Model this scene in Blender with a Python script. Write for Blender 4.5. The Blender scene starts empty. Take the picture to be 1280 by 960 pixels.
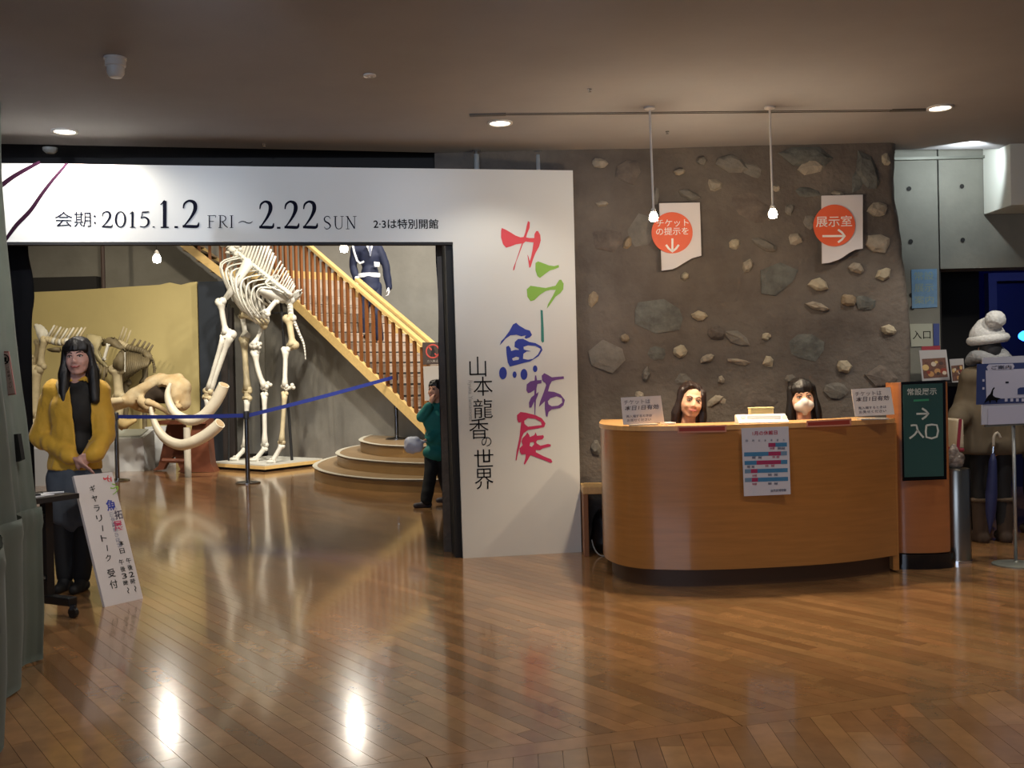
import bpy, bmesh, math, random
from mathutils import Vector, Matrix, Euler, noise, geometry
random.seed(7)
S = bpy.context.scene
COL = S.collection

# ------------------------------------------------------------------ camera
FPX, TH, PITCH, H = 1250.0, 0.023, math.atan(10/1250), 1.35
_X = Vector((1, 0, 0)); _U = Vector((0, math.sin(PITCH), math.cos(PITCH))); _W = Vector((0, math.cos(PITCH), -math.sin(PITCH)))
CR = math.cos(TH)*_X - math.sin(TH)*_U
CU = math.sin(TH)*_X + math.cos(TH)*_U
cam_data = bpy.data.cameras.new('camera'); cam = bpy.data.objects.new('camera', cam_data); COL.objects.link(cam)
cam_data.sensor_width = 36; cam_data.lens = FPX/1280*36; cam_data.clip_start = 0.05; cam_data.clip_end = 100
m = Matrix((CR, CU, -_W)).transposed().to_4x4(); m.translation = (0, 0, H); cam.matrix_world = m
S.camera = cam

# ------------------------------------------------------------------ world, colour management
wd = bpy.data.worlds.new('world'); S.world = wd; wd.use_nodes = True
wd.node_tree.nodes['Background'].inputs[0].default_value = (0.55, 0.60, 0.75, 1)
wd.node_tree.nodes['Background'].inputs[1].default_value = 0.10
S.view_settings.view_transform = 'Standard'; S.view_settings.look = 'None'
S.view_settings.gamma = 1; S.view_settings.use_curve_mapping = False
S.view_settings.exposure = 0.0

# ------------------------------------------------------------------ lights (lamps of the hall, added fills; builders of fittings further down)
def lamp(kind, name, loc, energy, col=(1, .85, .66), aim=None, size=0.08, angle=100, blend=0.6, sy=None):
    d = bpy.data.lights.new(name, kind); d.energy = energy; d.color = col
    if kind == 'AREA':
        d.shape = 'RECTANGLE' if sy else 'SQUARE'; d.size = size
        if sy: d.size_y = sy
    else:
        d.shadow_soft_size = size
    if kind == 'SPOT':
        d.spot_size = math.radians(angle); d.spot_blend = blend
    o = bpy.data.objects.new(name, d); COL.objects.link(o); o.location = loc
    if aim is not None:
        o.rotation_euler = (Vector(aim)-Vector(loc)).to_track_quat('-Z', 'Y').to_euler()
    return o
WARM = (1, .80, .56); NEUT = (1, .93, .82); COOL = (.72, .82, 1)
# added unseen area light, cool fill on the portal from behind the camera
lamp('AREA', 'cool_fill', (-2.2, -3.5, 2.0), 130, (.66, .78, 1), (-1.8, 7, 2.2), 5.0, sy=2.0)
# recessed lamps of the low ceiling above and behind the photographer
for _x, _y, _e in ((-1.5, 2.0, 34), (1.4, 2.2, 52), (4.0, 3.4, 64), (0.4, 4.4, 36), (2.6, 4.6, 66)):
    lamp('SPOT', 'ceiling_spot', (_x, _y, 3.05), _e, (1, .86, .68), (_x, _y, 0), 0.06, 125, 0.8)
lamp('SPOT', 'reception_fill', (-1.2, 4.0, 3.05), 130, (1, .92, .84), (-2.75, 6.2, 1.1), 0.06, 62, .8)  # added fill without a fitting, brightens the woman in yellow
lamp('SPOT', 'reception_fill', (-1.0, 3.4, 3.05), 70, (1, .95, .9), (-2.3, 4.7, 0.9), 0.06, 70, .8)  # second added fill, lifts the draped cloth
# added cool spots above the frame, brighten and cool the portal board
for _x, _ax, _e in ((-2.9, -2.9, 330), (-1.3, -1.4, 270), (0.2, 0.1, 150)):
    lamp('SPOT', 'portal_fill', (_x, 2.6, 3.0), _e, (.74, .84, 1), (_ax, 7.3, 2.45), 0.04, 32, 0.9)
# high hall behind the portal: unseen spots added to light skeletons and walls
for _p, _e, _a, _c, _ang in (
        ((-4.8, 12.4, 5.3), 480, (-5.8, 17.0, 1.8), (1, .88, .66), 70),
        ((-7.6, 12.0, 5.3), 330, (-8.0, 17.0, 1.9), (1, .86, .62), 70),
        ((-2.6, 11.6, 5.4), 900, (-3.9, 15.4, 2.0), NEUT, 60),
        ((-1.0, 11.4, 5.4), 1100, (-1.6, 15.5, 1.8), NEUT, 75),
        ((-3.0, 10.6, 5.4), 650, (-2.6, 12.4, 0.0), (1, .88, .68), 90),
        ((-6.0, 11.0, 5.3), 380, (-5.4, 14.6, 0.8), (1, .92, .8), 60),
        ((-0.4, 14.6, 5.9), 900, (-2.2, 18.8, 3.6), NEUT, 100),
        ((0.6, 12.0, 5.4), 500, (0.2, 16.0, 2.5), NEUT, 90)):
    lamp('SPOT', 'hall_fill', _p, _e, _c, _a, 0.10, _ang, 0.7)
# exhibition entrance: blue gallery light and the wash on the concrete at the right
lamp('SPOT', 'blue_gallery_light', (5.0, 9.0, 2.85), 120, (.10, .16, 1), (5.4, 13.4, 1.4), 0.1, 100)
lamp('SPOT', 'concrete_wash', (3.62, 7.72, 3.02), 22, (.86, .96, 1), (3.62, 8.34, 2.98), 0.02, 118, 0.3)
lamp('SPOT', 'entrance_fill', (3.9, 6.3, 3.05), 110, NEUT, (3.9, 7.6, 0.9), 0.06, 80)  # added fill, brightens the visitors at the gallery opening

# ------------------------------------------------------------------ pixel rays of the 1280x960 frame
def ray(px, py): return _W + (px-640)/FPX*CR + (480-py)/FPX*CU
CAMP = Vector((0, 0, H))
def F(px, py, z=0.0):
    r = ray(px, py); return CAMP + r*((z-H)/r.z)
def P(px, py, Y):
    r = ray(px, py); return CAMP + r*(Y/r.y)
def Q(px, py, O, N):
    r = ray(px, py); return CAMP + r*((O-CAMP).dot(N)/r.dot(N))

# ------------------------------------------------------------------ materials
_CC = {}
def lin(c):
    if isinstance(c, str):
        c = [int(c[i:i+2], 16)/255 for i in (0, 2, 4)]
    return tuple((x/12.92 if x <= .04045 else ((x+.055)/1.055)**2.4) for x in c[:3])
MATS = {}
def mat(name, col, rough=.6, metal=0, var=0.0, scale=6, stretch=(1, 1, 1), bump=0, bscale=40, col2=None, emit=0, coat=0, tint=False, trans=0, alpha=1, detail=5, sheen=0, spec=.5):
    if name in MATS: return MATS[name]
    m = bpy.data.materials.new(name); m.use_nodes = True; nt = m.node_tree; N = nt.nodes; L = nt.links
    b = N['Principled BSDF']; c = lin(col)
    b.inputs['Base Color'].default_value = (*c, 1); b.inputs['Roughness'].default_value = rough; b.inputs['Metallic'].default_value = metal
    b.inputs['Coat Weight'].default_value = coat; b.inputs['Coat Roughness'].default_value = .08
    b.inputs['Transmission Weight'].default_value = trans; b.inputs['Alpha'].default_value = alpha
    b.inputs['Sheen Weight'].default_value = sheen; b.inputs['Specular IOR Level'].default_value = spec
    if emit:
        b.inputs['Emission Color'].default_value = (*c, 1); b.inputs['Emission Strength'].default_value = emit
    if var or bump or col2:
        tc = N.new('ShaderNodeTexCoord'); mp = N.new('ShaderNodeMapping'); mp.inputs['Scale'].default_value = stretch
        L.new(tc.outputs['Object'], mp.inputs[0])
    src = None
    if var or col2:
        nz = N.new('ShaderNodeTexNoise'); nz.inputs['Scale'].default_value = scale; nz.inputs['Detail'].default_value = detail; nz.inputs['Roughness'].default_value = .6
        L.new(mp.outputs[0], nz.inputs['Vector'])
        rp = N.new('ShaderNodeValToRGB'); L.new(nz.outputs['Fac'], rp.inputs[0])
        rp.color_ramp.elements[0].position = .3; rp.color_ramp.elements[1].position = .7
        if col2: a, z = c, lin(col2)
        else: a, z = tuple(x*(1-var) for x in c), tuple(min(1, x*(1+var)) for x in c)
        rp.color_ramp.elements[0].color = (*a, 1); rp.color_ramp.elements[1].color = (*z, 1)
        src = rp.outputs[0]
    if tint:
        at = N.new('ShaderNodeAttribute'); at.attribute_name = 'tint'
        mx = N.new('ShaderNodeMix'); mx.data_type = 'RGBA'; mx.blend_type = 'MULTIPLY'; mx.inputs[0].default_value = 1
        if src: L.new(src, mx.inputs[6])
        else: mx.inputs[6].default_value = (*c, 1)
        L.new(at.outputs['Color'], mx.inputs[7]); src = mx.outputs[2]
    if src: L.new(src, b.inputs['Base Color'])
    if bump:
        n2 = N.new('ShaderNodeTexNoise'); n2.inputs['Scale'].default_value = bscale; n2.inputs['Detail'].default_value = 4
        L.new(mp.outputs[0], n2.inputs['Vector'])
        bp = N.new('ShaderNodeBump'); bp.inputs['Strength'].default_value = bump; bp.inputs['Distance'].default_value = .02
        L.new(n2.outputs['Fac'], bp.inputs['Height']); L.new(bp.outputs[0], b.inputs['Normal'])
    MATS[name] = m; return m

# ------------------------------------------------------------------ object helpers
def link(name, me, m, parent=None, loc=None):
    o = bpy.data.objects.new(name, me); COL.objects.link(o)
    if m is not None and me is not None and not me.materials:
        for q in (m if isinstance(m, (list, tuple)) else [m]): me.materials.append(q)
    if parent is not None: o.parent = parent
    if loc is not None: o.location = loc
    return o
def obj(name, bm, m, parent=None, smooth=False, loc=None):
    me = bpy.data.meshes.new(name); bmesh.ops.recalc_face_normals(bm, faces=bm.faces[:]); bm.to_mesh(me); bm.free()
    if smooth:
        me.polygons.foreach_set('use_smooth', [True]*len(me.polygons))
        if smooth != 'all':
            me.set_sharp_from_angle(angle=math.radians(40))
    if parent is not None and loc is None:      # geometry given in world space: make it local to the parent's base
        me.transform(world(parent).inverted())
    return link(name, me, m, parent, loc)
def world(o):
    mw = Matrix.LocRotScale(o.location, o.rotation_euler, o.scale)
    return world(o.parent) @ mw if o.parent else mw
def tag(o, label=None, cat=None, group=None, kind=None):
    if label: o['label'] = label
    if cat: o['category'] = cat
    if group: o['group'] = group
    if kind: o['kind'] = kind
    return o
def thing(name, loc, label, cat, group=None, rz=0):
    o = bpy.data.objects.new(name, None); COL.objects.link(o); o.location = loc; o.rotation_euler = (0, 0, rz); o.empty_display_size = .1
    return tag(o, label, cat, group)
def struct(name, bm, m, parent=None, smooth=False):
    return tag(obj(name, bm, m, parent, smooth), kind='structure' if parent is None else None)
def B(): return bmesh.new()
def box(bm, c, s, R=None, bev=0.0):
    t = bmesh.new(); bmesh.ops.create_cube(t, size=1)
    bmesh.ops.scale(t, vec=s, verts=t.verts)
    if bev: bmesh.ops.bevel(t, geom=t.edges[:], offset=bev, segments=2, affect='EDGES', profile=.6)
    M_ = Matrix.Translation(c)
    if R is not None: M_ = M_ @ (R.to_4x4() if hasattr(R, 'to_4x4') else R)
    t.transform(M_); me = bpy.data.meshes.new('t'); t.to_mesh(me); t.free(); bm.from_mesh(me); bpy.data.meshes.remove(me); return bm
def frame_of(a, b):
    d = (Vector(b)-Vector(a)); return d.to_track_quat('Z', 'Y').to_matrix()
def tube(bm, pts, rad, n=10, cap=True, flat=None):
    """swept tube; rad number or list; flat=(a,b) elliptic scale of the section"""
    pts = [Vector(p) for p in pts]
    if not isinstance(rad, (list, tuple)): rad = [rad]*len(pts)
    rings = []; up = None
    for i, p in enumerate(pts):
        d = (pts[min(i+1, len(pts)-1)]-pts[max(i-1, 0)]).normalized()
        if up is None:
            up = Vector((0, 0, 1)) if abs(d.z) < .9 else Vector((0, 1, 0))
        x = d.cross(up).normalized(); y = x.cross(d).normalized(); up = y
        fa, fb = flat or (1, 1)
        rings.append([bm.verts.new(p+rad[i]*(fa*math.cos(2*math.pi*k/n)*x+fb*math.sin(2*math.pi*k/n)*y)) for k in range(n)])
    for a, b in zip(rings, rings[1:]):
        for k in range(n): bm.faces.new((a[k], a[(k+1) % n], b[(k+1) % n], b[k]))
    if cap:
        bm.faces.new(rings[0][::-1]); bm.faces.new(rings[-1])
    return bm
def lathe(bm, prof, n=24, c=(0, 0, 0), R=None, a0=0, a1=2*math.pi, ends=True):
    c = Vector(c); full = abs(a1-a0-2*math.pi) < 1e-6; N_ = n if full else n+1
    rings = []
    for r, z in prof:
        ring = []
        for k in range(N_):
            a = a0+(a1-a0)*k/n; v = Vector((r*math.cos(a), r*math.sin(a), z))
            if R is not None: v = R @ v
            ring.append(bm.verts.new(c+v))
        rings.append(ring)
    for a, b in zip(rings, rings[1:]):
        for k in range(n):
            k2 = (k+1) % N_ if full else k+1
            bm.faces.new((a[k], a[k2], b[k2], b[k]))
    if full and ends:
        if prof[0][0] > 1e-4: bm.faces.new(rings[0][::-1])
        if prof[-1][0] > 1e-4: bm.faces.new(rings[-1])
    bmesh.ops.remove_doubles(bm, verts=bm.verts[:], dist=1e-5)
    return bm
def cyl(bm, c, r, h, n=24, r2=None): return lathe(bm, [(r, 0), (r2 if r2 is not None else r, h)], n, c)
def ell(bm, c, s, R=None, seg=16, rng=10):
    M_ = Matrix.Translation(c)
    if R is not None: M_ = M_ @ R.to_4x4()
    M_ = M_ @ Matrix.Diagonal((*s, 1)); bmesh.ops.create_uvsphere(bm, u_segments=seg, v_segments=rng, radius=1, matrix=M_); return bm
def prism(bm, poly, d):
    """poly: list of 3D points (coplanar), extruded by vector d"""
    d = Vector(d); a = [bm.verts.new(p) for p in poly]; b = [bm.verts.new(Vector(p)+d) for p in poly]; n = len(a)
    bm.faces.new(a); bm.faces.new(b[::-1])
    for k in range(n): bm.faces.new((a[k], b[k], b[(k+1) % n], a[(k+1) % n]))
    return bm
def fillpoly(bm, loops, d):
    """outer loop + holes, coplanar 3D points -> thin solid"""
    loops = [[Vector(p) for p in l] for l in loops]; d = Vector(d)
    tri = geometry.tessellate_polygon(loops); flat = [p for l in loops for p in l]
    top = [bm.verts.new(p+d) for p in flat]; bot = [bm.verts.new(p) for p in flat]
    for t in tri:
        try: bm.faces.new([top[i] for i in t])
        except ValueError: pass
    i0 = 0
    for l in loops:
        n = len(l)
        for k in range(n):
            try: bm.faces.new((bot[i0+k], bot[i0+(k+1) % n], top[i0+(k+1) % n], top[i0+k]))
            except ValueError: pass
        i0 += n
    return bm
def cap(bm, a, b, r0, r1, n=16):
    """rounded cone between two points, for the voxel body builder"""
    a = Vector(a); b = Vector(b); L = (b-a).length
    if L < 1e-5: return ell(bm, a, (r0, r0, r0))
    R = frame_of(a, b); pr = []
    for k in range(6): t = -math.pi/2+math.pi/2*k/5; pr.append((max(r0*math.cos(t), 0), r0*math.sin(t)))
    for k in range(6): t = math.pi/2*k/5; pr.append((max(r1*math.cos(t), 0), L+r1*math.sin(t)))
    t = bmesh.new(); lathe(t, pr, n, a, R); me = bpy.data.meshes.new('t'); t.to_mesh(me); t.free(); bm.from_mesh(me); bpy.data.meshes.remove(me)
    return bm
def blob(name, bm, m, parent=None, voxel=.01, smooth=4, fac=.6, disp=0, dscale=8, dec=None):
    """fuse overlapping solids into one continuous surface"""
    bmesh.ops.recalc_face_normals(bm, faces=bm.faces[:])
    me = bpy.data.meshes.new('t'); bm.to_mesh(me); bm.free(); o = bpy.data.objects.new('t', me); COL.objects.link(o)
    r = o.modifiers.new('r', 'REMESH'); r.mode = 'VOXEL'; r.voxel_size = voxel; r.use_smooth_shade = True
    if smooth:
        s = o.modifiers.new('s', 'SMOOTH'); s.iterations = smooth; s.factor = fac
    if dec:
        q = o.modifiers.new('d', 'DECIMATE'); q.ratio = dec
    dg = bpy.context.evaluated_depsgraph_get(); me2 = bpy.data.meshes.new_from_object(o.evaluated_get(dg))
    bpy.data.objects.remove(o); bpy.data.meshes.remove(me); me2.name = name; me2.materials.clear()
    if disp:
        for v in me2.vertices: v.co += v.normal*disp*noise.noise(v.co*dscale)
    me2.polygons.foreach_set('use_smooth', [True]*len(me2.polygons))
    if parent is not None: me2.transform(world(parent).inverted())
    return link(name, me2, m, parent)

# flat print -------------------------------------------------------
def glyph_mesh(items, offset=0.0, depth=.0008, shear=0, xs=1.0):
    """items: (text, x, y, size[, rot]) baseline-left placement in the local XY plane -> one mesh"""
    bm = bmesh.new(); dg = None
    for it in items:
        s, x, y, size = it[:4]; rot = it[4] if len(it) > 4 else 0
        cu = bpy.data.curves.new('t', 'FONT'); cu.body = s; cu.size = size; cu.offset = offset*size; cu.extrude = depth; cu.shear = shear; cu.resolution_u = 3
        o = bpy.data.objects.new('t', cu); COL.objects.link(o)
        dg = bpy.context.evaluated_depsgraph_get(); me = bpy.data.meshes.new_from_object(o.evaluated_get(dg))
        me.transform(Matrix.Translation((x, y, 0)) @ Matrix.Rotation(rot, 4, 'Z') @ Matrix.Diagonal((xs, 1, 1, 1)))
        bm.from_mesh(me); bpy.data.objects.remove(o); bpy.data.curves.remove(cu); bpy.data.meshes.remove(me)
    return bm
class Plane:
    """a flat thing standing in the scene: O origin, U right, V up, N towards the viewer"""
    def __init__(s, O, U, V=None):
        s.O = Vector(O); s.U = Vector(U).normalized(); V = Vector(V) if V is not None else Vector((0, 0, 1))
        s.V = (V-s.U*V.dot(s.U)).normalized(); s.N = s.U.cross(s.V).normalized()
        if s.N.dot(CAMP-s.O) < 0: s.N = -s.N
    def mat(s, off=0.0):
        m = Matrix((s.U, s.V, s.U.cross(s.V))).transposed().to_4x4(); m.translation = s.O+s.N*off; return m
    def px(s, x, y, off=0.0):                     # point of the plane seen at a pixel of the photograph
        O = s.O+s.N*off; return Q(x, y, O, s.N)
    def uv(s, x, y):
        d = s.px(x, y)-s.O; return d.dot(s.U), d.dot(s.V)
    def pt(s, u, v, off=0.0): return s.O+s.U*u+s.V*v+s.N*off
def print_poly(name, pl, loops, m, parent, off=.002, d=.001):
    bm = B()
    for lp in loops: fillpoly(bm, [[pl.px(x, y, off) for x, y in l] for l in lp], pl.N*d)
    return obj(name, bm, m, parent)
def print_text(name, pl, items, m, parent, off=.0015, offset=0.0, shear=0, split=False):
    """items: (text, px_left, px_bottom, px_height, rot, px_width or None); glyph boxes fitted to their place on the plane.
    split: every character its own part (large lettering); small print stays one part of kind stuff"""
    bm = B(); outs = []
    def put(b, nm=name):
        b.transform(pl.mat(off)); me = bpy.data.meshes.new(nm); b.to_mesh(me); b.free(); me.transform(world(parent).inverted()); outs.append(link(nm, me, m, parent))
    for it in items:
        s, x, y, h = it[:4]; rot = it[4] if len(it) > 4 else 0; w = it[5] if len(it) > 5 else None
        u, v = pl.uv(x, y); u2, v2 = pl.uv(x, y-h); size = abs(v2-v)
        cells = list(s) if split else [s]
        t = glyph_mesh([(s, 0, 0, size)], offset, .0005, shear)
        if not t.verts: t.free(); continue
        xs = [q.co.x for q in t.verts]; ys = [q.co.y for q in t.verts]; x0, x1, y0, y1 = min(xs), max(xs), min(ys), max(ys)
        sc = size/max(y1-y0, 1e-6); u3 = pl.uv(x+w, y)[0] if w else None
        sx = abs(u3-u)/max(x1-x0, 1e-6) if w else sc
        M_ = Matrix.Translation((u, v, 0)) @ Matrix.Rotation(rot, 4, 'Z') @ Matrix.Diagonal((sx, sc, 1, 1)) @ Matrix.Translation((-x0, -y0, 0))
        if split and len(s) > 1:
            adv = 0; t.free()
            for i, ch in enumerate(s):                    # lay the string out character by character
                if ch == ' ': continue
                pre = glyph_mesh([(s[:i+1], 0, 0, size)], offset, .0005, shear); one = glyph_mesh([(ch, 0, 0, size)], offset, .0005, shear)
                if one.verts:
                    dx = max(q.co.x for q in pre.verts)-max(q.co.x for q in one.verts); one.transform(M_ @ Matrix.Translation((dx, 0, 0))); put(one)
                else: one.free()
                pre.free()
            continue
        t.transform(M_)
        if split: put(t); continue
        me = bpy.data.meshes.new('t'); t.to_mesh(me); t.free(); bm.from_mesh(me); bpy.data.meshes.remove(me)
    if len(bm.verts): put(bm); tag(outs[-1], kind='stuff')
    else: bm.free()
    return outs
def curve_pts(pts, n=6):
    """catmull-rom through tuples"""
    out = []; q = [pts[0]]+list(pts)+[pts[-1]]
    for i in range(1, len(q)-2):
        for k in range(n):
            t = k/n; out.append(tuple(.5*((2*b)+(-a+c)*t+(2*a-5*b+4*c-d)*t*t+(-a+3*b-3*c+d)*t**3) for a, b, c, d in zip(q[i-1], q[i], q[i+1], q[i+2])))
    out.append(tuple(pts[-1])); return out
def stroke_loop(pts, n=6):
    """(x,y,width) control points -> closed outline"""
    c = curve_pts(pts, n); L, R = [], []
    for i, (x, y, w) in enumerate(c):
        a = c[max(i-1, 0)]; b = c[min(i+1, len(c)-1)]; dx, dy = b[0]-a[0], b[1]-a[1]; l = math.hypot(dx, dy) or 1
        nx, ny = -dy/l*w/2, dx/l*w/2; L.append((x+nx, y+ny)); R.append((x-nx, y-ny))
    return L+R[::-1]
# ================================================================== THE SETTING
m_ceil = mat('ceiling_plaster', '979596', .9, var=.05, scale=2, bump=.05, bscale=60)
m_sub = mat('subfloor', '2a1c12', .8)
m_plank = mat('oak_plank', 'a37c52', .19, var=.14, scale=9, stretch=(1, 1, 1), bump=.03, bscale=2.2, tint=True, coat=.55)
m_conc = mat('concrete', '8d8a82', .85, var=.13, scale=1.6, bump=.15, bscale=14)
m_concL = mat('light_concrete', '7d7c72', .8, var=.14, scale=2.2, bump=.1, bscale=20)
m_rock = mat('rubble_concrete', '534b45', .85, scale=2.2, bump=.6, bscale=22, col2='71685f', detail=9)
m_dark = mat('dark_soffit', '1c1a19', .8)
m_black = mat('matt_black', '111113', .7)

# floor: subfloor slab and boards laid one by one -----------------------------
bm = B(); box(bm, (0, 8.0, -.11), (26, 26, .2)); floor = struct('floor', bm, m_sub)
SP = Vector((0.83, 3.84)); SD = Vector((math.cos(math.radians(16.5)), math.sin(math.radians(16.5)))); SN = Vector((-SD.y, SD.x))
def clip(poly, p, n):
    out = []
    for i in range(len(poly)):
        a, b = poly[i], poly[(i+1) % len(poly)]; da, db = (a-p).dot(n), (b-p).dot(n)
        if da >= 0: out.append(a)
        if da*db < 0: out.append(a+(b-a)*(da/(da-db)))
    return out
boards = []
def lay(ang, w, ln, p, n, cells):
    d = Vector((math.cos(ang), math.sin(ang))); e = Vector((-d.y, d.x)); rnd = random.Random(3)
    i0, i1 = cells
    for i in range(i0, i1):
        off = rnd.random()*ln
        for j in range(-26, 26):
            g = .0016; a0, a1 = j*ln+off+g/2, (j+1)*ln+off-g/2; b0, b1 = i*w+g/2, (i+1)*w-g/2
            o = Vector((0, 5.0)); poly = [o+d*a+e*b for a, b in ((a0, b0), (a1, b0), (a1, b1), (a0, b1))]
            c = (poly[0]+poly[2])/2
            if c.y < 2.4 or c.y > 17.6 or abs(c.x) > .62*c.y+2.2 or c.x > 7.5: continue
            for pp, nn in zip(p, n): 
                poly = clip(poly, pp, nn)
                if len(poly) < 3: break
            if len(poly) >= 3: boards.append((poly, c, rnd.random()))
hw = .055
lay(math.radians(-53), .076, .91, [SP+SN*hw], [SN], (-150, 150))
lay(math.radians(-91), .088, .60, [SP-SN*hw], [-SN], (-60, 60))
def board_bm(bm, poly, t, lay_):
    sh = .58+.40*t; wr = .91+.09*((t*7.3) % 1); n0 = len(bm.faces)
    prism(bm, [(q.x, q.y, 0) for q in poly], (0, 0, -.009))
    bm.faces.ensure_lookup_table()
    for f_ in bm.faces[n0:]:
        for l in f_.loops: l[lay_] = (min(1, sh), min(1, sh*wr), min(1, sh*wr*.98), 1)
# edge strip
bm = B(); cl = bm.loops.layers.color.new('tint')
for k in range(-5, 6):
    a = SP+SD*(k*1.2+.003); b = SP+SD*((k+1)*1.2-.003); n0 = len(bm.faces)
def single(poly, t, name='plank'):
    bm = B(); cl = bm.loops.layers.float_color.new('tint'); board_bm(bm, poly, t, cl); return obj(name, bm, m_plank, floor)
bm.free()
for k in range(-4, 5):
    a = SP+SD*(k*1.2+.002); b = SP+SD*((k+1)*1.2-.002)
    if abs((a.x+b.x)/2) < 4: single([a-SN*(hw-.002), b-SN*(hw-.002), b+SN*(hw-.002), a+SN*(hw-.002)], .35+.1*(k % 3), 'border_strip')
def seen(c):
    r = Vector((c.x, c.y, 0))-CAMP; d = r.dot(_W)
    if d < .3: return False
    x = 640+FPX*r.dot(CR)/d; y = 480-FPX*r.dot(CU)/d
    return -60 < x < 1340 and y < 1010
near = sorted([b for b in boards if seen(b[1])], key=lambda b: b[1].length)[:290]
ids = set(id(b) for b in near)
for poly, c, t in near: single(poly, t)
bm = B(); cl = bm.loops.layers.float_color.new('tint')
for b in boards:
    if id(b) not in ids: board_bm(bm, b[0], b[2], cl)
tag(obj('planks', bm, m_plank, floor), kind='stuff')

# low ceiling with a slot, edge in front of the high hall ----------------------
ZC = 3.085
bm = B(); prism(bm, [(-8, -4, ZC), (-8, 6.5, ZC), (-3.6, 7.13, ZC), (-1.4, 7.55, ZC), (-.57, 7.72, ZC), (-.2, 7.76, ZC), (8, 8.34, ZC), (8, -4, ZC)], (0, 0, .35))
ceiling = struct('ceiling', bm, m_ceil)
bm = B()
for a, b in (((-.2, 6.62), (2.82, 6.78)),):
    for s in (-.011, .011):
        d = Vector((b[0]-a[0], b[1]-a[1])); L_ = d.length; an = math.atan2(d.y, d.x)
        box(bm, ((a[0]+b[0])/2, (a[1]+b[1])/2+s*1.6, ZC-.003), (L_, .004, .004), Matrix.Rotation(an, 3, 'Z'))
struct('trim_1', bm, mat('slot_end', '4a443e', .6))
bm = B(); box(bm, (2.72, 6.76, ZC-.004), (.24, .05, .008)); box(bm, (-.12, 6.63, ZC-.004), (.24, .05, .008)); struct('trim_2', bm, mat('slot_end', '4a443e', .6))

# rubble wall behind the desk --------------------------------------------------
YR = 7.74
zr = [(560, 700), (560, 100)]
out = [P(556, 740, YR), P(556, 150, YR)]
out = [Vector((v.x, YR, max(0, min(ZC+.02, v.z)))) for v in out]
edge = [(1122, 170), (1120, 215), (1121, 240), (1126, 275), (1130, 305), (1133, 340), (1138, 380), (1141, 430), (1142, 500), (1143, 600), (1144, 702)]
eg = [P(x, y, YR) for x, y in edge]; eg[0].z = ZC+.02; eg[-1].z = 0
xl = out[0].x
bm = B(); nx, nz = 150, 90; grid = []
def xr_at(z):
    for a, b in zip(eg, eg[1:]):
        if b.z <= z <= a.z: t = (z-b.z)/(a.z-b.z); return b.x+(a.x-b.x)*t
    return eg[-1].x
vf = []
for j in range(nz+1):
    z = (ZC+.02)*j/nz; row = []; xr = xr_at(z)+.012*noise.noise(Vector((0, 3, z*7)))
    for i in range(nx+1):
        x = xl+(xr-xl)*i/nx; ed = .05*max(0, 1-(nx-i)/2.5)**2
        row.append(bm.verts.new((x, YR+.022*noise.noise(Vector((x*1.3, 0, z*1.3)))+.008*noise.noise(Vector((x*6, 1, z*6)))+ed, z)))
    vf.append(row)
for j in range(nz):
    for i in range(nx): bm.faces.new((vf[j][i], vf[j][i+1], vf[j+1][i+1], vf[j+1][i]))
bk = [[bm.verts.new((vf[j][i].co.x, YR+.5, vf[j][i].co.z)) for i in (0, nx)] for j in range(nz+1)]
for j in range(nz):
    bm.faces.new((vf[j][nx], bk[j][1], bk[j+1][1], vf[j+1][nx])); bm.faces.new((bk[j][0], vf[j][0], vf[j+1][0], bk[j+1][0])); bm.faces.new((bk[j][1], bk[j][0], bk[j+1][0], bk[j+1][1]))
wall_rock = struct('wall_back', bm, m_rock, smooth=True)
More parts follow.
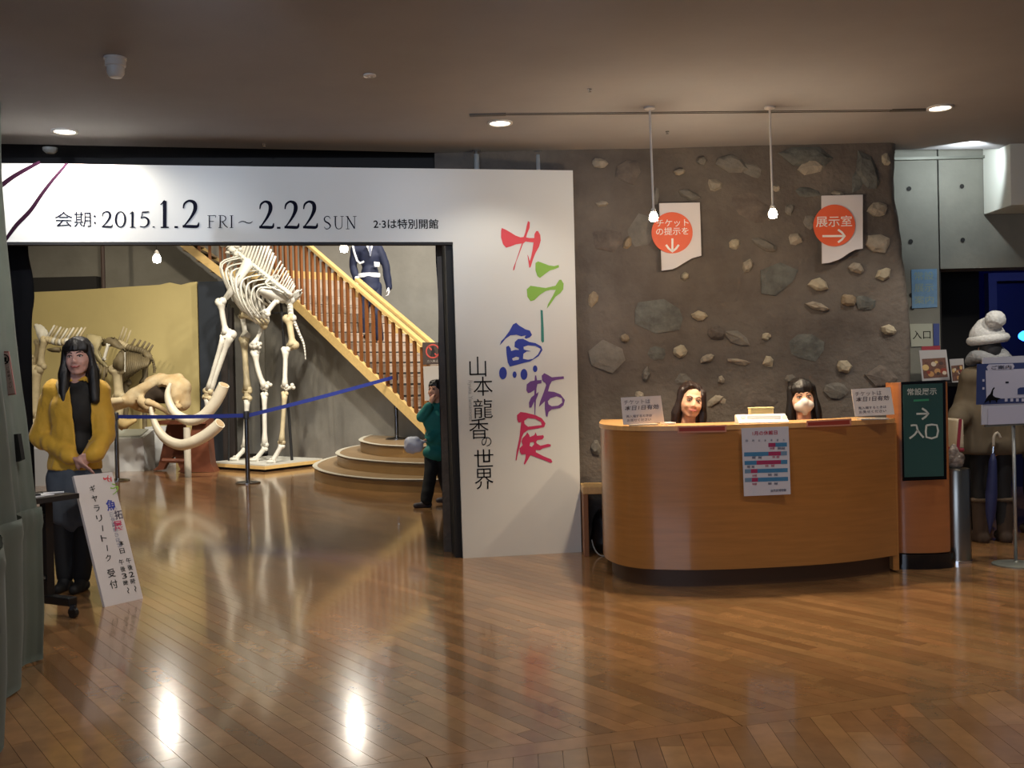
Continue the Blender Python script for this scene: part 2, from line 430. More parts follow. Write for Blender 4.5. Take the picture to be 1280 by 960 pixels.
# stones set in it: (px centre x, y, half width, half height, tilt deg, colour, proud)
STONES = [(749, 204, 10, 6, 10, 0, 1), (753, 255, 8, 4, 5, 0, 1), (850, 215, 7, 4, -10, 0, 1), (877, 201, 6, 6, 50, 2, 1), (893, 232, 9, 8, 35, 0, 1), (861, 244, 16, 6, 20, 2, 1),
 (820, 246, 4, 11, 5, 2, 0), (784, 304, 5, 8, 15, 3, 1), (741, 374, 6, 10, 20, 3, 0), (915, 205, 20, 10, 15, 2, 1), (937, 212, 16, 8, 25, 2, 0), (940, 260, 30, 17, 20, 4, 0),
 (1008, 196, 32, 14, 10, 1, 1), (1015, 209, 17, 11, -10, 0, 1), (1083, 214, 13, 24, -22, 1, 1), (1074, 222, 9, 22, 18, 1, 0), (1106, 200, 5, 8, -15, 5, 1), (970, 236, 5, 5, 0, 0, 1),
 (1012, 241, 18, 7, 12, 1, 0), (1046, 242, 8, 4, 5, 0, 1), (986, 262, 6, 8, 10, 2, 1), (918, 305, 7, 7, 20, 5, 1), (955, 306, 16, 6, 25, 2, 1), (994, 299, 10, 8, 35, 0, 1), (1096, 262, 12, 8, 0, 0, 1),
 (1098, 304, 15, 11, 15, 0, 1), (1070, 335, 9, 6, 25, 0, 1), (1103, 343, 11, 8, -25, 5, 1), (1012, 278, 9, 9, 0, 2, 0), (934, 333, 6, 9, 25, 0, 1), (856, 345, 5, 5, 20, 5, 1), (918, 305, 6, 6, 0, 5, 0),
 (934, 333, 5, 8, 20, 2, 0), (970, 350, 27, 19, -30, 1, 0), (1023, 356, 12, 8, 20, 5, 1), (1022, 383, 14, 5, 12, 0, 1), (1060, 375, 10, 7, 15, 3, 1), (1082, 379, 13, 9, 20, 1, 0), (1111, 412, 10, 6, 10, 5, 1),
 (824, 394, 31, 21, 8, 1, 0), (874, 395, 10, 6, 4, 5, 1), (781, 423, 6, 6, 0, 3, 1), (820, 442, 12, 9, 5, 1, 0), (850, 440, 9, 8, -15, 5, 1), (896, 416, 11, 8, 5, 4, 1), (920, 422, 18, 8, 25, 2, 1),
 (884, 448, 10, 5, -22, 0, 1), (923, 452, 14, 4, 8, 0, 1), (808, 468, 5, 9, 5, 2, 1), (901, 475, 4, 5, 0, 0, 1), (958, 421, 6, 5, -30, 5, 1), (960, 452, 7, 8, -8, 5, 1), (1007, 434, 24, 17, 15, 1, 0),
 (1055, 458, 10, 8, 5, 5, 1), (1104, 470, 20, 13, 10, 4, 0), (1045, 488, 14, 10, 5, 2, 0), (988, 474, 8, 6, 10, 2, 1), (893, 501, 12, 6, -30, 0, 1), (799, 494, 6, 5, 0, 0, 1), (854, 474, 10, 7, 0, 2, 0),
 (945, 500, 26, 17, 5, 4, 0), (757, 445, 22, 20, 25, 2, 0), (760, 300, 20, 15, 15, 4, 0), (802, 290, 16, 22, 20, 2, 0), (786, 215, 16, 14, 10, 4, 0), (900, 500, 8, 5, 30, 0, 0), (745, 560, 7, 9, 0, 2, 1), (1125, 520, 6, 7, 0, 0, 1)]
stone_m = [mat('stone_buff', '968c7c', .8, var=.2, scale=14, bump=.4, bscale=40), mat('stone_slate', '4c4c48', .75, scale=10, bump=.5, bscale=30, col2='6f706a'),
           mat('stone_grey', '726d65', .8, var=.2, scale=12, bump=.4, bscale=30), mat('stone_ochre', '8a7a63', .8, var=.2, scale=12, bump=.4, bscale=30),
           mat('stone_dark', '4e4742', .8, var=.3, scale=8, bump=.4, bscale=30, col2='75695f'), mat('stone_pale', 'a89d86', .8, var=.15, scale=14, bump=.3, bscale=40)]
rs = random.Random(11)
for (px, py, hw_, hh, tl, ci, pr) in STONES:
    c = P(px, py, YR); k = YR/FPX; a, b = hw_*k*1.08, hh*k*1.08; nn = rs.randint(6, 9); bm = B(); pts = []
    for i in range(nn):
        t = 2*math.pi*(i+rs.uniform(-.28, .28))/nn; r = rs.uniform(.84, 1.12)
        q = Matrix.Rotation(-math.radians(tl), 2) @ Vector((a*r*math.cos(t), b*r*math.sin(t))); pts.append(q)
    d = .026 if pr else .012
    rim = [bm.verts.new((c.x+q.x, YR+.03, c.z+q.y)) for q in pts]
    mid = [bm.verts.new((c.x+q.x*.97, YR-d*rs.uniform(.35, .8), c.z+q.y*.97)) for q in pts]
    top = [bm.verts.new((c.x+q.x*.66, YR-d*rs.uniform(.9, 1.5), c.z+q.y*.62)) for q in pts]
    for i in range(nn):
        j = (i+1) % nn; bm.faces.new((rim[i], rim[j], mid[j], mid[i])); bm.faces.new((mid[i], mid[j], top[j], top[i]))
    cc = bm.verts.new((c.x+rs.uniform(-.2, .2)*a, YR-d*1.5, c.z+rs.uniform(-.2, .2)*b))
    for i in range(nn): bm.faces.new((top[i], top[(i+1) % nn], cc))
    obj('stone', bm, stone_m[ci], wall_rock)

# dark wall end seen past the opening and the dark hanging behind the portal's left side
# concrete wall at the right with the gallery opening ---------------------------
YC = 8.34
def zx(px, py, Y): v = P(px, py, Y); return v.x, v.z
xa = 2.6; xj = P(1174, 300, YC).x; ztop = 3.5; zop = P(1220, 335, YC).z; xo = P(1176, 500, YC).x; xend = 7.4
bm = B(); box(bm, ((xa+xj-.006)/2, YC+.15, ztop/2), (xj-.006-xa, .3, ztop))
wall_right = struct('wall_right', bm, m_concL)
xrec = P(1245, 250, YC).x
bm = B(); box(bm, ((xj+.006+xend)/2, YC+.15, (zop+ztop)/2), (xend-xj-.006, .3, ztop-zop)); obj('panel', bm, m_concL, wall_right)
bm = B(); box(bm, (xj, YC+.16, ztop/2), (.03, .28, ztop)); obj('joint', bm, m_dark, wall_right)
bm = B()
for px, py in ((1136, 236), (1202, 233), (1138, 302), (1203, 300), (1139, 369), (1140, 385)):
    v = P(px, py, YC); t = bmesh.new(); lathe(t, [(.0, -.006), (.012, -.006), (.017, 0), (.019, .004)], 14, (0, 0, 0)); t.transform(Matrix.Translation((v.x, YC-.003, v.z)) @ Matrix.Rotation(math.pi/2, 4, 'X')); me = bpy.data.meshes.new('t'); t.to_mesh(me); bm.from_mesh(me); t.free()
obj('tie_holes', bm, m_dark, wall_right)
bm = B(); box(bm, ((xa+xend)/2, YC-.02, P(1150, 199, YC).z), (xend-xa, .05, .022)); struct('trim_3', bm, mat('shadow_gap_metal', '77786f', .5, metal=.4))
# ceiling over the right and lit bulkhead at the far right edge
bm = B(); a = P(1262, 257, 7.9); box(bm, (a.x+1.2, 8.1, a.z+.5), (2.4, .45, 1.0)); struct('trim_4', bm, mat('white_bulkhead', 'd8dbd2', .7))
# gallery room beyond
m_navy = mat('gallery_navy', '1a2050', .85, var=.2, scale=1.5)
bm = B(); box(bm, (6, 13.6, 1.6), (8, .2, 3.2)); box(bm, (2.9, 11.0, 1.6), (.2, 5, 3.2)); box(bm, (9.6, 11.0, 1.6), (.2, 5, 3.2)); box(bm, (6, 11.0, 3.0), (8, 5.0, .2)); struct('wall_gallery', bm, m_navy)
bm = B(); a = P(1176, 335, 9.2); b = P(1214, 335, 9.2); box(bm, ((a.x+b.x)/2, 9.2, 1.25), (b.x-a.x+.1, .08, 2.5)); tag(obj('partition_panel', bm, m_black), 'black partition just inside the gallery opening on its left side', 'panel')
gc = P(1262, 420, 11.0); gcase = thing('gallery_doorway_frame', (gc.x, 11.0, 0), 'grey-brown framed dark panel deep inside the blue-lit gallery', 'frame')
a = P(1238, 352, 11.0); b = P(1300, 352, 11.0)
for x0_, w_ in ((a.x, .09), (b.x, .09)): bm = B(); box(bm, (x0_, 11.0, a.z/2), (w_, .1, a.z)); obj('frame_side', bm, mat('frame_taupe', '4b4740', .7), gcase)
bm = B(); box(bm, ((a.x+b.x)/2, 11.0, a.z+.045), (b.x-a.x+.09, .1, .09)); obj('frame_top', bm, mat('frame_taupe', '', .7), gcase)
bm = B(); box(bm, ((a.x+b.x)/2, 11.05, a.z/2), (b.x-a.x-.09, .03, a.z)); obj('panel', bm, mat('panel_midnight', '101428', .6), gcase)
gl = P(1279, 420, 10.6); bm = B(); lathe(bm, [(0, -.03), (.04, -.03), (.055, .02), (.05, .06), (0, .07)], 16, gl, Matrix.Rotation(math.pi/2, 3, 'X')); bs = obj('blue_spotlight', bm, mat('blue_glow', '2f7cff', emit=5)); tag(bs, 'small bright blue spotlight glowing in the dark gallery at the right edge', 'light')
# high hall: back wall, left wall, ceiling ---------------------------------------
YB = 18.8
bm = B(); box(bm, (-3.5, YB+.15, 3.2), (14, .3, 6.4)); wall_hall = struct('wall_hall_back', bm, m_conc)
bm = B(); box(bm, (-10.6, 12.5, 3.2), (.3, 11, 6.4)); struct('wall_hall_left', bm, m_conc)
bm = B(); box(bm, (3.0, 12.8, 3.2), (.3, 9.0, 6.4)); struct('wall_hall_right', bm, m_conc)
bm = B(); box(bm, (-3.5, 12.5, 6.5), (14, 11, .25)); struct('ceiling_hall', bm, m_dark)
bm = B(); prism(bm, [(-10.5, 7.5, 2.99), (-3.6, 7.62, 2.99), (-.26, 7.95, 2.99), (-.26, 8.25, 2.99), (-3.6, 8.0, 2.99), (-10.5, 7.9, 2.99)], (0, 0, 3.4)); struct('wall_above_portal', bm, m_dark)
bm = B(); box(bm, (-8.2, 3.0, 1.6), (.3, 13, 3.5)); struct('wall_left', bm, m_conc)
# ================================================================== PORTAL SIGN
m_white = mat('white_board', 'd4d4d0', .55)
m_ink = mat('navy_ink', '080a1e', .7, spec=.1)
m_blk = mat('black_ink', '0c0c10', .7, spec=.1)
A_ = F(579, 698); B_ = F(727, 690); PU = (B_-A_).normalized()
pp = Plane(A_, PU)
portal = thing('portal_sign', (A_.x, A_.y, 0), 'white exhibition gateway board with dates on its header and brush lettering down its right leg', 'sign')
ou = [(-40, 199), (0, 201), (180, 205), (400, 209), (716, 213), (727, 690), (579, 698), (572, 480), (566, 303), (300, 303), (8, 301), (-40, 301)]
top_v = pp.uv(716, 213)[1]; hb = pp.uv(300, 302.5)[1]; u0 = pp.uv(-60, 250)[0]; u1 = pp.uv(727, 690)[0]; ui = 0.0
def U_(u, v, off=0): return pp.pt(u, v, off)
bm = B(); prism(bm, [U_(u0, top_v), U_(pp.uv(716, 213)[0], top_v), U_(u1, 0), U_(ui, 0), U_(pp.uv(566, 303)[0], hb), U_(u0, hb)], -pp.N*.03)
obj('board', bm, m_white, portal)
bm = B(); prism(bm, [U_(u0, top_v-.03, -.032), U_(pp.uv(716, 213)[0]-.03, top_v-.03, -.032), U_(u1-.03, 0, -.032), U_(pp.uv(570, 690)[0], 0, -.032), U_(pp.uv(557, 303)[0], hb+.055, -.032), U_(u0, hb+.055, -.032)], -pp.N*.36)
obj('frame', bm, m_black, portal)
bm = B()
obj('edge_strip', prism(bm, [U_(u0, hb-.004, .002), U_(pp.uv(566, 303)[0], hb-.004, .002), U_(pp.uv(566, 303)[0], hb-.02, .002), U_(u0, hb-.02, .002)], -pp.N*.06), m_black, portal)
# header swooshes
print_poly('brush_line', pp, [[stroke_loop([(-20, 246, 6), (0, 233, 6), (15, 222, 5.5), (30, 213, 5), (50, 202.5, 4)])]], mat('plum_ink', '22091c', .7, spec=.1), portal)
print_poly('brush_line', pp, [[stroke_loop([(7, 300, 4), (20, 282, 5), (38, 263, 5), (52, 243, 4.5), (65, 226, 4), (84, 204, 3.5)])]], mat('plum_ink', '', .5), portal)
# serif numerals drawn as strokes (unit box, y down, width in em heights)
SG = {'1': [[(.5, .03, .13), (.5, .5, .13), (.5, .97, .13)], [(.18, .17, .03), (.35, .1, .05), (.52, .02, .07)], [(.2, .98, .045), (.5, .975, .06), (.82, .98, .045)]],
 '2': [[(.1, .3, .04), (.17, .13, .07), (.43, .03, .08), (.72, .1, .13), (.78, .3, .14), (.62, .54, .1), (.32, .8, .06), (.1, .95, .05)], [(.06, .94, .09), (.5, .945, .11), (.9, .94, .1), (.98, .8, .03)]],
 '0': 'ring', '5': [[(.32, .06, .08), (.6, .06, .1), (.88, .03, .08)], [(.33, .05, .05), (.28, .25, .05), (.2, .44, .05)], [(.2, .43, .04), (.5, .36, .08), (.82, .52, .13), (.8, .8, .12), (.5, .96, .07), (.12, .93, .06)]],
 '.': [[(.5, .93, .13), (.5, 1.0, .13)]], ':': [[(.5, .3, .09), (.5, .38, .09)], [(.5, .72, .09), (.5, .8, .09)]],
 'F': [[(.3, .03, .09), (.3, .97, .09)], [(.1, .03, .04), (.5, .03, .04), (.92, .03, .05), (.93, .2, .03)], [(.3, .48, .04), (.75, .48, .04)], [(.1, .98, .04), (.52, .98, .04)]],
 'R': [[(.22, .03, .09), (.22, .97, .09)], [(.05, .03, .04), (.5, .03, .05), (.76, .14, .08), (.76, .36, .08), (.5, .49, .05), (.22, .5, .04)], [(.45, .5, .08), (.7, .78, .09), (1, .97, .06)], [(.05, .98, .04), (.42, .98, .04)]],
 'I': [[(.5, .03, .1), (.5, .97, .1)], [(.15, .03, .04), (.85, .03, .04)], [(.15, .98, .04), (.85, .98, .04)]],
 'S': [[(.86, .22, .03), (.7, .06, .06), (.4, .03, .06), (.15, .18, .09), (.25, .4, .11), (.65, .56, .12), (.86, .76, .1), (.65, .95, .06), (.35, .98, .06), (.12, .82, .03)]],
 'U': [[(.2, .03, .09), (.2, .6, .09), (.3, .9, .07), (.55, .98, .05), (.78, .88, .05), (.84, .6, .045), (.84, .03, .04)], [(.03, .03, .04), (.38, .03, .04)], [(.68, .03, .04), (1, .03, .04)]],
 'N': [[(.18, .03, .045), (.18, .97, .045)], [(.14, .04, .1), (.82, .95, .1)], [(.82, .97, .045), (.82, .03, .045)], [(.0, .03, .04), (.25, .03, .04)], [(.66, .03, .04), (1, .03, .04)], [(.02, .98, .04), (.34, .98, .04)]],
 '~': [[(.02, .62, .05), (.2, .5, .08), (.4, .5, .09), (.62, .62, .09), (.82, .62, .08), (.98, .48, .04)]]}
def serif(ch, x, y, w, h):
    g = SG[ch]
    if g == 'ring':
        return [[[(x+w*(.5+.5*math.cos(t)), y+h*(.5+.5*math.sin(t))) for t in [k*math.pi/12 for k in range(24)]], [(x+w*(.5+.32*math.cos(t)), y+h*(.5+.44*math.sin(t))) for t in [k*math.pi/12 for k in range(24)]]]]
    return [[stroke_loop([(x+a*w, y+b*h, c*h) for a, b, c in s])] for s in g]
def serif_run(s, x0, x1, y0, y1, ws=None):
    ws = ws or [{'.': .35, 'I': .5, '1': .75, 'U': 1.25, 'N': 1.3, ':': .3}.get(c, 1) for c in s]; tot = sum(ws); x = x0; out = []
    for c, w in zip(s, ws):
        wpx = (x1-x0)*w/tot; out += serif(c, x+wpx*.08, y0, wpx*.84, y1-y0); x += wpx
    return out
def serif_each(s, x0, x1, y0, y1):
    ws = [{'.': .35, 'I': .5, '1': .75, 'U': 1.25, 'N': 1.3, ':': .3}.get(c, 1) for c in s]; tot = sum(ws); x = x0
    for c, w in zip(s, ws):
        wpx = (x1-x0)*w/tot; o = print_poly('date_lettering', pp, serif(c, x+wpx*.08, y0, wpx*.84, y1-y0), m_ink, portal, .0012, .0008); x += wpx
for a in (('2015.', 125, 195, 264, 284.5), ('1.2', 196, 251, 250, 285), ('FRI', 257, 293, 269, 285), ('~', 296, 318, 270, 284), ('2.22', 321, 399, 251, 286), ('SUN', 403, 447, 270, 286.5)): serif_each(*a)
print_text('date_lettering', pp, [('会期', 69, 283.5, 19, 0, 45), (':', 117.5, 280, 11, 0, 2.6)], m_ink, portal, offset=-.003, split=True)
print_text('date_lettering', pp, [('2·3は特別開館', 467, 286, 12.5, 0, 81)], m_blk, portal, offset=.012, split=True)
# calligraphy traced from the board
def T(pts, ox, oy, s=6.4): return [(ox+x/s, oy+y/s) for x, y in pts]
def ov(cx, cy, a, b, ox=560, oy=400): return T([(cx+a*math.cos(k*math.pi/8), cy+b*math.sin(k*math.pi/8)) for k in range(16)], ox, oy)
red = [[T([(430,160),(460,172),(500,195),(540,220),(580,235),(605,232),(620,190),(630,140),(640,103),(655,115),(652,160),(635,200),(625,235),(650,240),(690,240),(692,210),(705,185),(720,183),(738,215),(742,260),(728,310),(700,360),(680,410),(660,475),(650,478),(645,440),(635,372),(642,385),(654,425),(665,390),(675,340),(685,275),(650,272),(620,268),(600,285),(580,340),(545,430),(530,495),(520,500),(524,475),(545,420),(572,340),(590,284),(545,290),(500,308),(465,318),(440,290),(424,235),(425,180)], 560, 260)]]
grn = [[T([(700,440),(720,427),(750,437),(810,460),(850,465),(885,455),(888,475),(850,490),(815,500),(780,525),(735,560),(715,545),(700,500)], 560, 260)], [T([(630,650),(660,622),(700,628),(780,640),(800,635),(860,622),(890,575),(905,573),(925,605),(922,650),(900,680),(860,710),(815,775),(790,805),(800,770),(840,700),(862,655),(820,655),(780,665),(735,695),(690,738),(660,745),(635,710)], 560, 260)]]
teal = [[[(675.6, 387.3), (678.4, 388), (679.6, 410), (680, 427), (678.3, 428.4), (676.4, 426), (676.2, 405)]]]
blu = [[T([(415,200),(425,170),(450,145),(490,90),(520,35),(545,22),(570,45),(620,75),(655,85),(672,120),(655,138),(625,150),(612,140),(625,122),(585,130),(550,118),(500,122),(460,150),(435,180)], 560, 400)],
 [T([(465,215),(485,205),(500,225),(505,248),(540,238),(566,240),(566,232),(532,215),(535,175),(560,152),(600,150),(650,175),(700,185),(745,210),(756,240),(725,290),(660,330),(600,345),(545,360),(495,372),(478,340),(468,270)], 560, 400), T([(604,215),(640,203),(700,207),(742,232),(720,275),(680,310),(640,318),(600,310),(603,270),(630,252),(665,249),(630,243),(606,235)], 560, 400), T([(512,308),(545,293),(570,300),(565,318),(520,325)], 560, 400)],
 [ov(440, 425, 31, 50)], [ov(533, 437, 16, 26)], [ov(608, 435, 28, 44)], [ov(697, 390, 18, 27)]]
pur = [[T([(630,515),(660,490),(693,484),(697,442),(706,445),(712,482),(748,480),(748,505),(715,512),(708,545),(706,590),(725,575),(720,600),(703,640),(697,757),(692,757),(690,650),(668,700),(650,700),(648,660),(665,620),(690,600),(692,560),(660,580),(640,585),(627,560)], 560, 400)],
 [T([(750,445),(770,425),(800,440),(830,458),(925,450),(928,470),(860,480),(830,490),(815,520),(800,570),(850,575),(900,595),(935,640),(925,680),(895,705),(830,715),(805,735),(795,775),(785,770),(775,710),(775,650),(748,675),(728,695),(738,650),(765,580),(785,520),(780,505),(765,495),(752,480)], 560, 400), T([(798,650),(820,625),(870,610),(910,625),(915,660),(880,685),(830,690),(805,675)], 560, 400)]]
cri = [[T([(552,185),(580,160),(620,165),(700,185),(750,210),(780,250),(770,280),(700,294),(640,304),(605,330),(590,365),(575,430),(560,490),(548,548),(541,545),(550,470),(572,360),(580,290),(585,240),(565,245),(553,220)], 560, 490), T([(610,230),(640,208),(700,215),(745,240),(750,265),(700,270),(640,278),(612,255)], 560, 490)],
 [T([(595,370),(620,345),(635,322),(650,345),(655,360),(690,345),(700,322),(712,350),(762,345),(768,360),(755,378),(715,385),(705,400),(712,412),(740,430),(800,415),(822,420),(822,435),(760,450),(735,465),(702,462),(704,482),(760,512),(825,538),(835,560),(822,567),(770,545),(700,520),(660,505),(640,540),(615,580),(607,575),(620,530),(622,497),(590,500),(575,480),(572,450),(598,425),(588,395)], 560, 490), T([(658,404),(685,398),(690,415),(670,440),(652,430)], 560, 490)]]
for pol, nm, c in ((red, 'r', 'd2404a'), (grn, 'g', '7fae3c'), (teal, 't', '2c7c70'), (blu, 'b', '24379a'), (pur, 'p', '6b4088'), (cri, 'c', 'c4305c')):
    print_poly('brush_character', pp, pol, mat('brush_'+nm, c, .5), portal)
vt = [('山', 587, 471, 25, 21), ('本', 592, 495, 24, 24), ('龍', 592, 523, 24, 24), ('香', 587, 549, 26, 24), ('の', 602, 558, 11.5, 12.5), ('世', 593, 584, 22, 24), ('界', 594, 612, 26, 23)]
print_text('title_lettering', pp, [(c, x, y, h, 0, w) for c, x, y, h, w in vt], m_blk, portal, offset=-.006, split=True)
bm = glyph_mesh([('Ryuka Yamamoto', 0, 0, .043)], 0, .0005); u, v = pp.uv(585.5, 475); bm.transform(pp.mat(.0015) @ Matrix.Translation((u, v, 0)) @ Matrix.Rotation(-math.pi/2, 4, 'Z'))
tag(obj('title_lettering', bm, mat('grey_ink', 'a9a9a6', .5), portal), kind='stuff')
# chrome poles between board and ceiling
m_chrome = mat('chrome', 'c9ccd0', .18, metal=1)
for px in (596, 673):
    p0 = pp.px(px, 212, -.2); bm = B(); cyl(bm, (p0.x, p0.y, p0.z-.25), .021, ZC-p0.z+.25-.03, 16); obj('pole', bm, mat('pole_silver2', 'c4cacc', .3, metal=.25), portal, 'all')
    bm = B(); lathe(bm, [(.012, ZC-.03), (.012, ZC-.012), (.034, ZC-.010), (.034, ZC-.001)], 16, (p0.x, p0.y, 0)); obj('pole_foot', bm, m_chrome, portal)

# dark hanging cloths at both sides of the opening
def drape(name, edge, d, length, m, label, cat, wav=.05, nf=5, seed=1, nx=60, thick=None, group=None):
    """edge: list of world points down the free edge; d: horizontal direction away from it"""
    d = Vector(d).normalized(); nrm = Vector((-d.y, d.x, 0)); bm = B(); rows = []
    e = [Vector(v) for v in curve_pts([tuple(q) for q in edge], 5)]
    for j, p in enumerate(e):
        row = []
        for i in range(nx+1):
            s = i/nx; ph = noise.noise(Vector((seed, s*3, j*.02)))*2
            q = p+d*length*s+nrm*wav*min(1, s*6)*math.sin(s*nf*2*math.pi+ph+seed)
            row.append(bm.verts.new(q))
        rows.append(row)
    for a, b in zip(rows, rows[1:]):
        for i in range(nx): bm.faces.new((a[i], a[i+1], b[i+1], b[i]))
    bmesh.ops.solidify(bm, geom=bm.faces[:], thickness=.006)
    o = obj(name, bm, m, None, 'all'); return tag(o, label, cat, group)
m_dcl = mat('dark_cloth', '1b1a1c', .9, var=.2, scale=5)
ee = [P(35, 298, 7.55), P(36, 320, 7.55), P(41, 345, 7.55), P(43, 372, 7.55), P(40, 400, 7.55), P(40, 450, 7.55), P(41, 520, 7.55), P(44, 600, 7.55), P(46, 690, 7.55)]; ee[-1].z = .02
drape('black_curtain', ee, (-1, -.1, 0), 1.2, m_dcl, 'black cloth hanging behind the left end of the portal header', 'curtain', .03, 6)
ee = [P(544, 296, 8.06), P(545, 330, 8.06), P(548, 380, 8.06), P(548, 450, 8.06), P(551, 560, 8.06), P(554, 660, 8.06)]; ee[-1].z = .02
o = drape('grey_curtain', ee, (1, .0, 0), .28, mat('charcoal_cloth', '4a4a52', .8), 'dark grey cloth just behind the right jamb of the portal', 'curtain', .012, 3, seed=4)

# ================================================================== WALL SIGNS
m_org = mat('orange_disc', 'e8633c', .5); m_sgn = mat('sign_white', 'd9d3d3', .5); m_wht = mat('print_white', 'f2ece8', .5)
def wall_sign(ox, oy, poly, disc, label):
    c = P(*disc[:2], YR-.06); th = thing('wall_sign', (c.x, YR-.045, c.z), label, 'sign')
    pl = Plane((c.x, YR-.06, c.z), (1, 0, 0)); bm = B()
    prism(bm, [pl.px(x, y) for x, y in T(poly, ox, oy, 5.3333)], (0, .012, 0)); obj('board', bm, m_sgn, th)
    bm = B(); prism(bm, [pl.pt(disc[2]*math.cos(k*math.pi/24), disc[2]*math.sin(k*math.pi/24), .010) for k in range(48)], (0, .009, 0)); obj('disc', bm, m_org, th)
    for u in (.06, .16): bm = B(); cyl_c = pl.pt(u, .09); box(bm, (cyl_c.x, YR-.028, cyl_c.z), (.02, .05, .02)); obj('standoff', bm, m_dark, th)
    return th, pl
def arrow(name, pl, pts_list, w, m, par, off=.012): return print_poly(name, pl, [[stroke_loop([(x, y, w) for x, y in s], 2)] for s in pts_list], m, par, off)
k = YR/FPX
t1, pl1 = wall_sign(700, 170, [(661,448),(932,443),(938,620),(943,797),(880,815),(820,850),(780,875),(750,888),(678,898),(670,680)], (839.9, 291.1, 25.4*k), 'white board with orange disc and downward arrow, left of the two on the rubble wall')
print_text('lettering', pl1, [('チケット', 820.5, 284, 9, 0, 40), ('の提示を', 820, 294.5, 9.5, 0, 40.5)], m_wht, t1, off=.011, offset=.004, split=True)
arrow('arrow', pl1, [[(840.5, 298), (840.5, 313.5)], [(832.5, 306), (840.5, 314.5), (848.5, 306)]], 2.6, m_wht, t1)
t2, pl2 = wall_sign(900, 170, [(678,398),(952,391),(952,570),(952,750),(905,757),(860,780),(820,808),(790,825),(730,845),(681,850),(679,600)], (1042.5, 282, 25.8*k), 'white board with orange disc and rightward arrow, right of the two on the rubble wall')
print_text('lettering', pl2, [('展示室', 1019.5, 284.5, 14, 0, 45)], m_wht, t2, off=.011, offset=.004, split=True)
arrow('arrow', pl2, [[(1028, 295.2), (1055, 295)], [(1047.5, 287), (1056, 295), (1047.5, 303)]], 2.6, m_wht, t2)

# ================================================================== RECEPTION DESK
m_desk = mat('desk_veneer', 'a87239', .33, var=.10, scale=3, stretch=(1, 1, 14), coat=.35, bump=.02, bscale=30)
m_dtop = mat('desk_top_wood', 'd9a76a', .35, var=.1, scale=4, stretch=(2, 12, 2), coat=.2)
m_kick = mat('desk_kick', '4e3420', .5)
dp = curve_pts([(.66, 7.35), (.60, 6.85), (.63, 6.55), (.76, 6.33), (1.0, 6.24), (1.3, 6.22), (1.8, 6.28), (2.15, 6.38), (2.50, 6.56)], 6)
def path_off(p, o):
    out = []
    for i, (x, y) in enumerate(p):
        a = p[max(i-1, 0)]; b = p[min(i+1, len(p)-1)]; dx, dy = b[0]-a[0], b[1]-a[1]; l = math.hypot(dx, dy); out.append((x-dy/l*o, y+dx/l*o))
    return out
def wallpath(p, t, z0, z1):
    q = path_off(p, t); bm = B(); prism(bm, [(x, y, z0) for x, y in p]+[(x, y, z0) for x, y in q[::-1]], (0, 0, z1-z0)); return bm
desk = thing('reception_desk', (1.5, 6.7, 0), 'curved orange-brown veneered ticket desk with a pale wooden ledge', 'desk')
def wall_strip(bm, p, t, z0, z1):
    q = path_off(p, t)
    for i in range(len(p)-1):
        vs = [bm.verts.new((*c, z)) for z in (z0, z1) for c in (p[i], p[i+1], q[i+1], q[i])]
        for f_ in ((0, 1, 5, 4), (2, 3, 7, 6), (4, 5, 6, 7), (3, 2, 1, 0)): bm.faces.new([vs[k] for k in f_])
        if i == 0: bm.faces.new([vs[k] for k in (3, 0, 4, 7)])
        if i == len(p)-2: bm.faces.new([vs[k] for k in (1, 2, 6, 5)])
    bmesh.ops.remove_doubles(bm, verts=bm.verts[:], dist=1e-5); return bm
obj('front_panel', wall_strip(B(), dp, .05, .115, .985), m_desk, desk, 'all' and True)
obj('kick_plate', wall_strip(B(), path_off(dp, .06), .03, 0, .115), m_kick, desk, True)
obj('ledge', wall_strip(B(), path_off(dp, -.008), .34, .985, 1.015), m_dtop, desk, True)
obj('work_top', wall_strip(B(), path_off(dp[6:], .052), .55, .70, .73), m_dtop, desk, True)
bm = B(); box(bm, (2.50, 6.96, .5), (.04, .78, .97)); obj('side_panel', bm, m_desk, desk)
# red framed strips under the ledge
def strip_label(x0, y0, x1, y1):
    a = P(x0, y0, 6.25); b = P(x1, y1, 6.25)
    yy = 6.218 if x0 < 900 else 6.29
    pl = Plane((P(x0, y0, yy).x, yy, P(x0, y0, yy).z), (1, 0.02 if x0 < 900 else .13, 0)); pl.O = pl.O+pl.N*.012
    o = print_poly('strip_label', pl, [[[(x0, y0), (x1, y1), (x1, y1-9), (x0, y0-8)]]], mat('label_frame', 'c98a72', .5), desk, 0, .003)
    print_poly('insert', pl, [[[(x0+2, y0-1.8), (x1-2, y1-1.8), (x1-2, y1-7), (x0+2, y0-6.2)]]], mat('label_red', '9c3a2c', .5), desk, .0035, .001)
strip_label(847, 541, 908, 540); strip_label(1008, 534, 1064, 532)
